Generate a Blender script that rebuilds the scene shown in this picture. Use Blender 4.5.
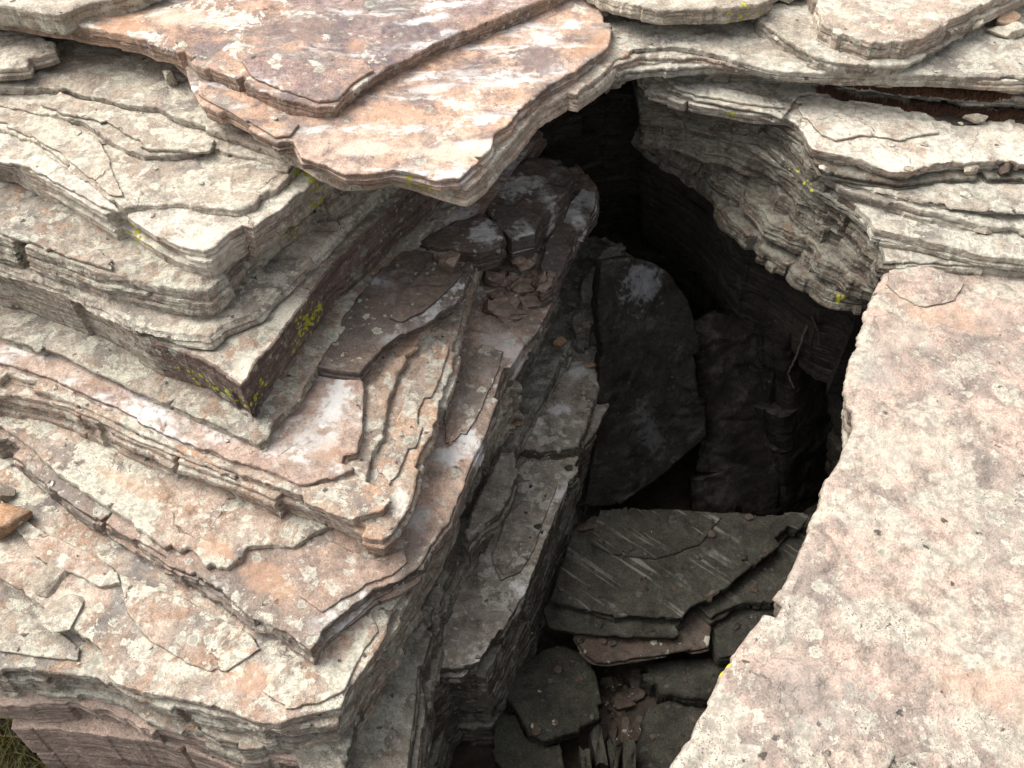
import bpy, bmesh, math, random
import numpy as np
from mathutils import Vector, Matrix
from mathutils.geometry import delaunay_2d_cdt
R = math.radians
for o in list(bpy.data.objects): bpy.data.objects.remove(o)
scene = bpy.context.scene
COL = scene.collection
# ------------------------------------------------------------------ camera, sky, sun, exposure
cam_d = bpy.data.cameras.new('camera'); cam = bpy.data.objects.new('camera', cam_d); COL.objects.link(cam)
cam.location = (0, 0, 1.65); cam.rotation_euler = (R(90 - 48), 0, 0)
cam_d.sensor_width = 36; cam_d.lens = 36 * 995 / 1024; cam_d.clip_start = .02; cam_d.clip_end = 500
scene.camera = cam
SUN_EL, SUN_AZ = 55, 288          # azimuth of the sun, degrees clockwise from +Y (left, a little beyond the hole)
w = bpy.data.worlds.new('World'); scene.world = w; w.use_nodes = True
nt = w.node_tree; bg = nt.nodes['Background']; sky = nt.nodes.new('ShaderNodeTexSky')
sky.sky_type = 'NISHITA'; sky.sun_disc = False; sky.sun_elevation = R(SUN_EL); sky.sun_rotation = R(SUN_AZ)
sky.air_density = 1.0; sky.dust_density = 6.0; sky.ozone_density = .6
hs = nt.nodes.new('ShaderNodeHueSaturation'); hs.inputs['Saturation'].default_value = .22      # thin high cloud: a nearly white sky
nt.links.new(sky.outputs[0], hs.inputs['Color']); nt.links.new(hs.outputs[0], bg.inputs[0]); bg.inputs[1].default_value = .15
sun_d = bpy.data.lights.new('sun', 'SUN'); sun = bpy.data.objects.new('sun', sun_d); COL.objects.link(sun)
sun_d.energy = 1.05; sun_d.angle = R(40); sun_d.color = (1, .94, .84)
sd = Vector((math.sin(R(SUN_AZ)) * math.cos(R(SUN_EL)), math.cos(R(SUN_AZ)) * math.cos(R(SUN_EL)), math.sin(R(SUN_EL))))
sun.rotation_euler = sd.to_track_quat('Z', 'Y').to_euler(); sun.location = sd * 20
vs = scene.view_settings; vs.view_transform = 'Standard'; vs.look = 'None'; vs.gamma = 1; vs.use_curve_mapping = False
vs.exposure = 0.90
scene.render.engine = 'CYCLES'; scene.cycles.max_bounces = 4; scene.cycles.diffuse_bounces = 3; scene.cycles.glossy_bounces = 1

# ------------------------------------------------------------------ noise on arrays
def _h(ix, iy, iz, seed):
    n = (ix.astype(np.int64) * 374761393 + iy.astype(np.int64) * 668265263 + iz.astype(np.int64) * 2147483647 + seed * 974634777) & 0xffffffff
    n = ((n ^ (n >> 13)) * 1274126177) & 0xffffffff
    return ((n ^ (n >> 16)) & 0xffff) / 32767.5 - 1.0
def vnoise(x, y, z, seed=0):
    fx, fy, fz = np.floor(x), np.floor(y), np.floor(z)
    u, v, t = x - fx, y - fy, z - fz
    u = u * u * u * (u * (u * 6 - 15) + 10); v = v * v * v * (v * (v * 6 - 15) + 10); t = t * t * (3 - 2 * t)
    r = 0
    for dz in (0, 1):
        a = _h(fx, fy, fz + dz, seed) * (1 - u) + _h(fx + 1, fy, fz + dz, seed) * u
        b = _h(fx, fy + 1, fz + dz, seed) * (1 - u) + _h(fx + 1, fy + 1, fz + dz, seed) * u
        r = r + (a * (1 - v) + b * v) * ((1 - t) if dz == 0 else t)
    return r
def fbm(x, y, z, seed=0, oct=4, gain=.5):
    s = 0; a = 1; f = 1
    for i in range(oct):
        s = s + a * vnoise(x * f + i * 7.3, y * f - i * 3.1, z * f + i * 1.7, seed + i); a *= gain; f *= 2.03
    return s
def poly_noise(s, total, spacing, amp, rng):
    """angular, piecewise linear noise along a closed outline of length total"""
    n = max(4, int(total / spacing))
    k = np.sort(rng.uniform(0, total, n)); a = rng.uniform(-amp, amp, n)
    return np.interp(s, np.r_[k[-1] - total, k, k[0] + total], np.r_[a[-1], a, a[0]])

def block_noise(s, total, spacing, amp, rng):
    """stepped noise along the outline: straight breaks with sharp corners"""
    n = max(4, int(total / spacing)); k = np.sort(rng.uniform(0, total, n)); a = rng.uniform(-amp, amp, n); b = a + rng.uniform(-.6, .6, n) * amp
    i = np.searchsorted(k, s, side='right') - 1; lo = np.where(i < 0, k[-1] - total, k[i]); hi = np.where(i + 1 < n, k[np.minimum(i + 1, n - 1)], k[0] + total)
    f = np.clip((s - lo) / np.maximum(1e-6, hi - lo), 0, 1); return a[i] * (1 - f) + b[i] * f

# ------------------------------------------------------------------ materials
class NB:
    def __init__(s, mat): s.t = mat.node_tree; s.n = s.t.nodes; s.l = s.t.links
    def put(s, sock, v):
        if hasattr(v, 'node'): s.l.new(v, sock)
        elif v is not None:
            if hasattr(sock.default_value, '__len__') and len(sock.default_value) == 4 and len(v) == 3: v = (*v, 1)
            sock.default_value = v
    def math(s, op, a, b=None, c=None, clamp=False):
        n = s.n.new('ShaderNodeMath'); n.operation = op; n.use_clamp = clamp
        for i, v in enumerate((a, b, c)):
            if v is not None: s.put(n.inputs[i], v)
        return n.outputs[0]
    def vmath(s, op, a, b=None, scale=None):
        n = s.n.new('ShaderNodeVectorMath'); n.operation = op; s.put(n.inputs[0], a)
        if b is not None: s.put(n.inputs[1], b)
        if scale is not None: s.put(n.inputs[3], scale)
        return n.outputs[0]
    def noise(s, vec, scale, detail=4, rough=.55, dist=0, out=0):
        n = s.n.new('ShaderNodeTexNoise'); s.l.new(vec, n.inputs['Vector']); n.inputs['Scale'].default_value = scale
        n.inputs['Detail'].default_value = detail; n.inputs['Roughness'].default_value = rough; n.inputs['Distortion'].default_value = dist
        return n.outputs[out]
    def voro(s, vec, scale, feature='F1'):
        n = s.n.new('ShaderNodeTexVoronoi'); n.feature = feature; s.l.new(vec, n.inputs['Vector']); n.inputs['Scale'].default_value = scale
        return n
    def step(s, v, lo, hi, a=0., b=1.):
        n = s.n.new('ShaderNodeMapRange'); n.interpolation_type = 'SMOOTHSTEP'; n.clamp = True
        s.put(n.inputs[0], v); s.put(n.inputs[1], lo); s.put(n.inputs[2], hi); n.inputs[3].default_value = a; n.inputs[4].default_value = b
        return n.outputs[0]
    def mix(s, f, a, b, mode='MIX'):
        n = s.n.new('ShaderNodeMix'); n.data_type = 'RGBA'; n.blend_type = mode
        s.put(n.inputs['Factor'], f); s.put(n.inputs['A'], a); s.put(n.inputs['B'], b)
        return n.outputs['Result']
def sep(nb, v):
    n = nb.n.new('ShaderNodeSeparateXYZ'); nb.l.new(v, n.inputs[0]); return n.outputs

def rock(name, base, tint2, tint3, crust=.5, crust_col=(.50, .47, .38), ros=.35, ros_col=(.46, .45, .36), black=.25, stain=0., stain_col=(.66, .645, .62),
         stain_dir=(3, 9, 3), band=.5, side=None, crack=.0, rough=.9, grain=.3, grey=.3, spec=.12, bump=1.0, moss=0., scratch=0., sz=1.0, spots=()):
    """weathered layered sandstone: base colours, strata on the sides, lichen crusts and rosettes, black spots, stains"""
    m = bpy.data.materials.new(name); m.use_nodes = True; nb = NB(m)
    bs = nb.n['Principled BSDF']
    tc = nb.n.new('ShaderNodeTexCoord'); oi = nb.n.new('ShaderNodeObjectInfo'); ge = nb.n.new('ShaderNodeNewGeometry')
    off = nb.vmath('SCALE', (13.1, 7.7, 3.3), scale=oi.outputs['Random'])
    P = nb.vmath('ADD', tc.outputs['Object'], off)
    up = sep(nb, ge.outputs['Normal'])[2]; upm = nb.step(up, .35, .8)           # 1 on treads, 0 on faces
    sidem = nb.math('SUBTRACT', 1., upm)
    n1 = nb.noise(P, 3.2 * sz, 5, .62, .3); n2 = nb.noise(P, 15 * sz, 6, .66, .2); n3 = nb.noise(P, 60, 3, .65); n4 = nb.noise(P, 260, 2, .7)
    gn = nb.noise(P, 5.5 * sz, 5, .62, .5)
    # strata: bedding noise, stretched flat
    ps = nb.vmath('ADD', nb.vmath('MULTIPLY', P, (3, 3, 75)), nb.vmath('SCALE', (0, 0, 1), scale=nb.math('MULTIPLY', n1, 4.)))
    st = nb.noise(ps, 1., 4, .7)
    # stone colours
    col = nb.mix(nb.step(n1, .40, .62), base, tint2)
    col = nb.mix(nb.math('MULTIPLY', nb.step(n2, .50, .64), .85), col, tint3)
    col = nb.mix(nb.math('MULTIPLY', nb.step(gn, .48, .66), grey), col, (.20, .185, .17))
    sc = side or base
    scol = nb.mix(nb.step(st, .36, .64), sc, tuple(c * .58 for c in sc))
    scol = nb.mix(nb.math('MULTIPLY', nb.step(n2, .5, .7), .5), scol, tint3)
    col = nb.mix(nb.math('MULTIPLY', sidem, .85 if side else .6), col, scol)
    ln = nb.math('MULTIPLY', nb.step(st, .57, .66), nb.math('MULTIPLY', sidem, band))
    col = nb.mix(ln, col, tuple(c * .35 for c in base))
    # grain
    gr = nb.math('MULTIPLY', nb.math('MULTIPLY_ADD', nb.step(n4, .25, .75), 2 * grain, 1 - grain), nb.math('MULTIPLY_ADD', nb.step(n3, .3, .7), .42, .76)); gr = nb.math('MULTIPLY', gr, nb.math('MULTIPLY_ADD', nb.step(n2, .34, .62), -.30, 1.12))
    gcol = nb.n.new('ShaderNodeCombineXYZ')
    for k in range(3): nb.l.new(gr, gcol.inputs[k])
    col = nb.mix(1., col, gcol.outputs[0], 'MULTIPLY')
    H = nb.math('MULTIPLY_ADD', n3, .8, nb.math('MULTIPLY', n2, 2.2)); H = nb.math('MULTIPLY_ADD', n4, .35, H)
    H = nb.math('MULTIPLY_ADD', st, nb.math('MULTIPLY', nb.math('MULTIPLY', sidem, nb.step(gn, .38, .62)), 2.6), H)
    PD = nb.vmath('ADD', P, nb.vmath('SCALE', nb.vmath('SUBTRACT', nb.noise(P, 70, 2, .7, out=1), (.5, .5, .5)), scale=.022))
    # hairline joints
    if crack > 0:
        ve = nb.voro(nb.vmath('ADD', PD, nb.vmath('SCALE', nb.vmath('SUBTRACT', nb.noise(P, 6, 3, .6, out=1), (.5, .5, .5)), scale=.16)), 2.3, 'DISTANCE_TO_EDGE')
        dl = nb.math('MULTIPLY', nb.step(ve.outputs['Distance'], .0065, .002), nb.math('MULTIPLY', nb.step(n1, .50, .58), crack))
        col = nb.mix(dl, col, (.07, .058, .047)); H = nb.math('MULTIPLY_ADD', dl, -1.5, H)
    # ragged crusts
    if crust > 0:
        t = .70 - .34 * crust
        f = nb.math('ADD', nb.noise(P, 11 * sz, 8, .70, .4), nb.math('MULTIPLY', nb.math('SUBTRACT', n1, .5), -.35))
        m1 = nb.step(f, t, t + .03)
        cc = nb.mix(nb.step(n3, .36, .60), tuple(c * .62 for c in crust_col), crust_col)
        cc = nb.mix(nb.math('MULTIPLY', nb.step(n4, .58, .68), .8), cc, tuple(c * .45 for c in crust_col))
        col = nb.mix(nb.math('MULTIPLY', m1, nb.math('MULTIPLY_ADD', upm, .35, .58)), col, cc)
    if ros > 0:
        for k, (scl, hue) in enumerate(((24, 1.0), (58, .92))):
            vo = nb.voro(PD, scl); rc = sep(nb, vo.outputs['Color'])
            has = nb.step(nb.math('ADD', nb.math('MULTIPLY', rc[0], .6), (gn, n1)[k]), 1.06 - .5 * ros, 1.08 - .5 * ros)
            rad = nb.math('MULTIPLY_ADD', rc[1], .30, .14); D = vo.outputs['Distance']
            dsk = nb.math('MULTIPLY', nb.step(D, rad, nb.math('SUBTRACT', rad, .07)), has)
            rim = nb.math('MULTIPLY', dsk, nb.step(D, nb.math('SUBTRACT', rad, .18), nb.math('SUBTRACT', rad, .06)))
            a = tuple(c * hue for c in ros_col); b = (a[0] * .60, a[1] * .62, a[2] * .62)
            rcol = nb.mix(nb.step(rc[2], .1, .9), a, b)
            rcol = nb.mix(nb.math('MULTIPLY', nb.step(n4, .45, .65), .55), rcol, tuple(c * .55 for c in a))
            rcol = nb.mix(nb.math('MULTIPLY', rim, .5), rcol, tuple(min(.7, c * 1.25) for c in a))
            col = nb.mix(nb.math('MULTIPLY', dsk, .85), col, rcol)
    if black > 0:
        vo = nb.voro(PD, 36); rc = sep(nb, vo.outputs['Color'])
        has = nb.step(nb.math('ADD', rc[0], nb.math('MULTIPLY', nb.math('SUBTRACT', gn, .5), 1.4)), .97 - .40 * black, .98 - .40 * black)
        rad = nb.math('MULTIPLY_ADD', rc[1], .26, .05)
        d = nb.math('MULTIPLY', nb.step(vo.outputs['Distance'], rad, nb.math('SUBTRACT', rad, .10)), has)
        col = nb.mix(nb.math('MULTIPLY', d, .85), col, (.05, .045, .04))
        pep = nb.math('MULTIPLY', nb.step(n4, .55, .64), nb.step(nb.math('ADD', gn, n3), 1.04, 1.16))
        col = nb.mix(nb.math('MULTIPLY', pep, .75), col, (.07, .06, .055))
    if stain > 0:
        f = nb.noise(nb.vmath('MULTIPLY', P, stain_dir), 1., 5, .64, .4); t = .68 - .25 * stain
        sm = nb.math('MULTIPLY', nb.step(f, t, t + .16), nb.step(nb.math('ADD', n3, n2), .75, 1.1))
        col = nb.mix(nb.math('MULTIPLY', sm, nb.math('MULTIPLY_ADD', upm, .82, .06)), col, stain_col)
    if scratch > 0:
        rot = nb.n.new('ShaderNodeVectorRotate'); rot.inputs['Angle'].default_value = R(38); rot.rotation_type = 'Z_AXIS'; nb.l.new(P, rot.inputs['Vector'])
        f = nb.math('MULTIPLY', nb.step(nb.noise(nb.vmath('MULTIPLY', rot.outputs[0], (2.6, 42, 1)), 1., 3, .6), .54, .66), nb.step(gn, .42, .56))
        col = nb.mix(nb.math('MULTIPLY', f, scratch), col, (.36, .345, .31))
    if moss > 0: col = nb.mix(nb.math('MULTIPLY', nb.step(n2, .60, .68), moss), col, (.10, .11, .02))
    # single stains with a place of their own on this slab: chalk splashes, dark varnish, rust
    for (cx, cy, rx, ry, rot, sc_, amt) in spots:
        v = nb.vmath('SUBTRACT', tc.outputs['Object'], (cx, cy, 0)); ro = nb.n.new('ShaderNodeVectorRotate'); ro.rotation_type = 'Z_AXIS'; ro.inputs['Angle'].default_value = -rot; nb.l.new(v, ro.inputs['Vector'])
        v = nb.vmath('DIVIDE', ro.outputs[0], (rx, ry, .3)); ln_ = nb.n.new('ShaderNodeVectorMath'); ln_.operation = 'LENGTH'; nb.l.new(v, ln_.inputs[0])
        dd = nb.math('ADD', ln_.outputs['Value'], nb.math('MULTIPLY_ADD', nb.math('ADD', n2, nb.math('MULTIPLY', n3, .6)), 2.6, -2.08))
        col = nb.mix(nb.math('MULTIPLY', nb.step(dd, 1.0, .35), amt), col, sc_)
    nb.l.new(col, bs.inputs['Base Color']); bs.inputs['Roughness'].default_value = rough; bs.inputs['Specular IOR Level'].default_value = spec
    bp = nb.n.new('ShaderNodeBump'); bp.inputs['Strength'].default_value = .9 * bump; bp.inputs['Distance'].default_value = .005
    nb.l.new(H, bp.inputs['Height']); nb.l.new(bp.outputs[0], bs.inputs['Normal'])
    return m
BUFF = (.34, .285, .225); SALM = (.40, .265, .185); PINK = (.42, .325, .26); CREAM = (.49, .435, .355); DKBR = (.15, .115, .095); LT = (.57, .52, .425)
M = {}
MK = {}
def mk(n, *a, **k): MK[n] = (a, k); M[n] = rock('rock_' + n, *a, **k)
SPOT = {'chalk': (.66, .65, .63), 'chalkblue': (.34, .35, .37), 'dark': (.15, .125, .125), 'rust': (.45, .27, .17), 'cream': (.64, .58, .48), 'grey': (.26, .24, .22), 'brown': (.17, .125, .10)}
mk('pale', BUFF, (.45, .39, .315), PINK, crust=.62, crust_col=LT, ros=.3, ros_col=(.50, .475, .39), black=.3, grey=.7, side=(.36, .305, .245), crack=0.7)
mk('palest', CREAM, (.58, .525, .435), PINK, crust=.68, crust_col=(.62, .57, .48), ros=.15, black=.15, grey=.5, side=(.42, .335, .265), sz=0.8, crack=0.5)
mk('cream', CREAM, BUFF, (.40, .34, .27), crust=.6, crust_col=LT, ros=.25, black=.15, side=(.40, .33, .25))
mk('lichen', (.34, .29, .235), (.28, .245, .20), SALM, crust=.55, crust_col=(.49, .465, .38), ros=.5, ros_col=(.46, .445, .365), black=.55, grey=.7, side=(.36, .305, .245), band=.8, sz=1.25)
mk('spotted', SALM, (.33, .27, .215), PINK, crust=.55, crust_col=(.54, .50, .415), ros=.5, ros_col=(.49, .47, .39), black=.8, grey=.7, side=(.39, .30, .235), sz=1.2)
mk('spotpink', (.37, .265, .215), PINK, (.35, .235, .18), crust=.28, crust_col=LT, ros=.12, black=.2, stain=.85, stain_dir=(5, 6, 3), grey=.5, side=(.36, .265, .21), crack=0.6)
mk('rosette', (.34, .28, .225), PINK, SALM, crust=.56, crust_col=(.56, .525, .43), ros=.7, ros_col=(.53, .505, .42), black=.5, grey=.9, side=(.38, .315, .25), sz=0.95, crack=0.6)
mk('tread', (0.253, 0.193, 0.156), (0.418, 0.297, 0.231), (0.341, 0.270, 0.220), crust=.36, crust_col=(0.528, 0.490, 0.407), ros=.55, ros_col=(0.484, 0.462, 0.391), black=.3, stain=.36, stain_dir=(4, 3, 3), grey=.6, side=(0.220, 0.182, 0.149), band=.9, sz=0.9)
mk('bare', (0.403, 0.308, 0.252), (0.370, 0.269, 0.218), (0.426, 0.330, 0.269), crust=.12, ros=.05, black=.1, grey=.3, side=(0.426, 0.325, 0.269), band=.6)
mk('mottled', (.44, .29, .205), (.28, .205, .185), (.21, .17, .17), crust=.47, crust_col=(.66, .60, .51), ros=.1, black=.2, stain=.5, stain_dir=(3, 12, 3), grey=.8, side=(.38, .27, .20), band=.7, sz=.7)
mk('pinkcap', (.44, .29, .205), (.46, .335, .265), (.27, .205, .185), crust=.34, crust_col=(.64, .585, .50), ros=.1, black=.2, stain=.72, stain_dir=(3, 14, 3), grey=.8, side=(.40, .29, .22), band=.7, sz=.7, crack=0.5)
mk('pinkrim', PINK, CREAM, SALM, crust=.5, crust_col=LT, ros=.2, black=.1, side=(.45, .365, .285), band=.8)
mk('purple', (.19, .138, .117), (.22, .16, .132), (.14, .105, .092), crust=0.3, crust_col=(.33, .32, .26), ros=0.3, ros_col=(.33, .325, .26), black=.2, grey=.4, side=(.185, .135, .114), band=.5)
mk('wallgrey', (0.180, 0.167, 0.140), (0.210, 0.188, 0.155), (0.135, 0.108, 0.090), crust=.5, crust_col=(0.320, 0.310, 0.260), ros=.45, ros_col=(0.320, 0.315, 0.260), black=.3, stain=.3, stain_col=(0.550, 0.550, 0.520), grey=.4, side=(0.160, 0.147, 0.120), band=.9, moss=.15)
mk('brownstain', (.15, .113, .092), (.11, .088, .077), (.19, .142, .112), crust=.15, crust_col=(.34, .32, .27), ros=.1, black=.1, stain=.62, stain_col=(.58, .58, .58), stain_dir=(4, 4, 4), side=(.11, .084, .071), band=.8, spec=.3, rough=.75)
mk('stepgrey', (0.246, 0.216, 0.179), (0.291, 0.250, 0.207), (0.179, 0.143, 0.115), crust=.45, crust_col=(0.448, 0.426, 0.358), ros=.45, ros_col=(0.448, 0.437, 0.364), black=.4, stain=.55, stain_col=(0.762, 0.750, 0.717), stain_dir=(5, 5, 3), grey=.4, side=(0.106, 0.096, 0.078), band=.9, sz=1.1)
mk('hole', (0.046, 0.046, 0.035), (0.053, 0.049, 0.038), (0.037, 0.035, 0.029), crust=.1, crust_col=(0.109, 0.105, 0.088), ros=.1, ros_col=(0.095, 0.095, 0.082), black=.1, stain=.1, stain_col=(0.224, 0.224, 0.211), grey=.1, side=(0.053, 0.048, 0.038), band=.8, grain=.4)  # hole and cave tones: algae-dark stone, with the hole's shade added to the colour
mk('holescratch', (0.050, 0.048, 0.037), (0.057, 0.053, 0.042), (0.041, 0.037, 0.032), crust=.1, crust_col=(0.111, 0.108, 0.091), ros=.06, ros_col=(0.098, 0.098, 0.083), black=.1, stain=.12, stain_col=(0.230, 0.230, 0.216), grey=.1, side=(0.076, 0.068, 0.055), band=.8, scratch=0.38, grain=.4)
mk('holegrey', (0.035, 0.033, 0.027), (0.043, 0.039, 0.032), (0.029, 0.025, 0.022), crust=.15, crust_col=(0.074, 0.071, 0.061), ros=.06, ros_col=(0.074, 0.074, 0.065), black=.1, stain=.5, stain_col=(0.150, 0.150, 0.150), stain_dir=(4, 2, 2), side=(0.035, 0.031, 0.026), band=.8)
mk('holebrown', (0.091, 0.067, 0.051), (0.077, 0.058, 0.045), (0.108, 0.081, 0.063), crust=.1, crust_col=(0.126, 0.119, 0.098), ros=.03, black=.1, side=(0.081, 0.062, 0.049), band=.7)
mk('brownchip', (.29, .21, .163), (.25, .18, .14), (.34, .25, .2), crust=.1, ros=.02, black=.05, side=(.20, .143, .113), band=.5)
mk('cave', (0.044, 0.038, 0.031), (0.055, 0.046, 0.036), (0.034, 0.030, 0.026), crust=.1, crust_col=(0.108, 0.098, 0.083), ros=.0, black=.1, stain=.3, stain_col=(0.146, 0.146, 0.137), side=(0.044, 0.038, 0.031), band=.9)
mk('deep', (0.024, 0.021, 0.017), (0.030, 0.025, 0.020), (0.019, 0.017, 0.014), crust=.1, crust_col=(0.059, 0.054, 0.046), ros=.0, black=.1, stain=.3, stain_col=(0.080, 0.080, 0.075), side=(0.024, 0.021, 0.017), band=.9)  # cave tones scaled darker: shade at the back of the hole put into colour
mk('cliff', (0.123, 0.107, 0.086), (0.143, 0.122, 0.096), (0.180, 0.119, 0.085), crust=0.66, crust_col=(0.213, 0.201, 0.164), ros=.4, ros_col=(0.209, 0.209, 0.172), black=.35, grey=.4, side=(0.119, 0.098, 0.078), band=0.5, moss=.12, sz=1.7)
mk('ledge', (0.400, 0.353, 0.284), (0.344, 0.298, 0.242), (0.307, 0.265, 0.219), crust=.68, crust_col=(0.502, 0.470, 0.395), ros=.3, black=.4, grey=.8, side=(0.316, 0.270, 0.219), band=.9, sz=0.85, crack=0.6)
mk('ledgepink', CREAM, PINK, BUFF, crust=.6, crust_col=LT, ros=.2, black=.3, grey=.6, side=(.42, .335, .265), band=.9)
mk('slabright', (.435, .355, .292), (.415, .318, .262), (.31, .258, .22), crust=.57, crust_col=(.485, .435, .36), ros=.45, ros_col=(0.466, 0.440, 0.365), black=.45, grey=0.5, side=(0.352, 0.286, 0.229), sz=.75, crack=0.2)
mk('orange', (.40, .24, .14), (.38, .26, .17), (.43, .31, .22), crust=.15, ros=.05, black=.1, side=(.38, .24, .15), band=.2)
def flat_mat(name, c1, c2, scale, rough=.9):
    m = bpy.data.materials.new(name); m.use_nodes = True; nb = NB(m); bs = nb.n['Principled BSDF']
    tc = nb.n.new('ShaderNodeTexCoord'); n = nb.noise(tc.outputs['Object'], scale, 5, .65)
    nb.l.new(nb.mix(nb.step(n, .35, .65), c1, c2), bs.inputs['Base Color']); bs.inputs['Roughness'].default_value = rough; bs.inputs['Specular IOR Level'].default_value = .1
    bp = nb.n.new('ShaderNodeBump'); bp.inputs['Distance'].default_value = .002; nb.l.new(nb.noise(tc.outputs['Object'], scale * 3, 4, .7), bp.inputs['Height']); nb.l.new(bp.outputs[0], bs.inputs['Normal'])
    return m
M['yellow_lichen'] = flat_mat('yellow_lichen', (.27, .285, .035), (.48, .46, .06), 90)
M['bright_lichen'] = flat_mat('bright_lichen', (.62, .55, .02), (.7, .62, .05), 120)
M['soil'] = flat_mat('soil', (.034, .028, .022), (.06, .048, .037), 30)
M['moss'] = flat_mat('brown_moss', (.05, .026, .017), (.11, .062, .038), 160)
M['grass'] = flat_mat('grass', (.10, .105, .03), (.24, .20, .09), 14)
M['root'] = flat_mat('root', (.05, .038, .028), (.09, .07, .052), 60)

# ------------------------------------------------------------------ tagging
def tag(o, label=None, cat=None, group=None, kind=None):
    for k, v in (('label', label), ('category', cat), ('group', group), ('kind', kind)):
        if v: o[k] = v
    return o
def mesh_obj(name, verts, faces, mat, parent=None, smooth=True):
    me = bpy.data.meshes.new(name); me.from_pydata(verts, [], faces)
    me.polygons.foreach_set('use_smooth', [smooth] * len(me.polygons)); me.update()
    for q in (mat if isinstance(mat, (list, tuple)) else [mat]): me.materials.append(q)
    o = bpy.data.objects.new(name, me); COL.objects.link(o)
    if parent: o.parent = parent
    return o

# ------------------------------------------------------------------ the slab builder
FINE = .0065
def inside_rows(ring, g, box=None):
    """jittered grid points inside a closed ring, row by row"""
    x0, y0 = ring.min(0); x1, y1 = ring.max(0)
    if box: x0, y0, x1, y1 = max(x0, box[0]), max(y0, box[1]), min(x1, box[2]), min(y1, box[3])
    A = ring; B = np.roll(ring, -1, 0); out = []; row = 0
    y = y0 + g * .5
    while y < y1:
        m = (A[:, 1] > y) != (B[:, 1] > y)
        if m.any():
            a, b = A[m], B[m]; xs = np.sort(a[:, 0] + (y - a[:, 1]) / (b[:, 1] - a[:, 1]) * (b[:, 0] - a[:, 0]))
            for i in range(0, len(xs) - 1, 2):
                p, q = max(xs[i] + g * .6, x0), min(xs[i + 1] - g * .6, x1)
                if q > p:
                    k0 = math.ceil((p - x0) / g); k1 = math.floor((q - x0) / g)
                    if k1 >= k0: out.append(np.c_[x0 + np.arange(k0, k1 + 1) * g + (row % 2) * g * .4, np.full(k1 - k0 + 1, y)])
        y += g * .9; row += 1
    return np.vstack(out) if out else np.zeros((0, 2))
def surf(d, x, y):
    """height of a slab's top above its reference plane, local x, y"""
    if 'host' in d:                                                  # a thin flake follows the bed it lies on
        h = BYKEY[d['host']]; dx, dy = d['O'][0] - h['O'][0], d['O'][1] - h['O'][1]
        return surf(h, x + dx, y + dy) + .0008 * fbm(x * 30, y * 30, x * 0, d['seed'], 2)
    a = d.get('relief', 1.0); s = d['seed']; z = np.zeros_like(x)
    z = .0062 * a * fbm(x * 2.1, y * 2.1, x * 0 + .3, s, 2) +   .0030 * a * fbm(x * 9, y * 9, x * 0, s + 11, 3) + .0016 * a * fbm(x * 45, y * 45, x * 0, s + 23, 2)
    # flaked-off skins: shallow terraces
    q = fbm(x * 1.6 + 3, y * 2.3, x * 0, s + 31, 4) * 2.6; fq = q - np.floor(q)
    z = z + .0050 * a * (np.clip((fq - .0) / .06, 0, 1) - fq)
    if d.get('tilt'): z = z + d['tilt'][0] * x + d['tilt'][1] * y
    return z
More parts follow.
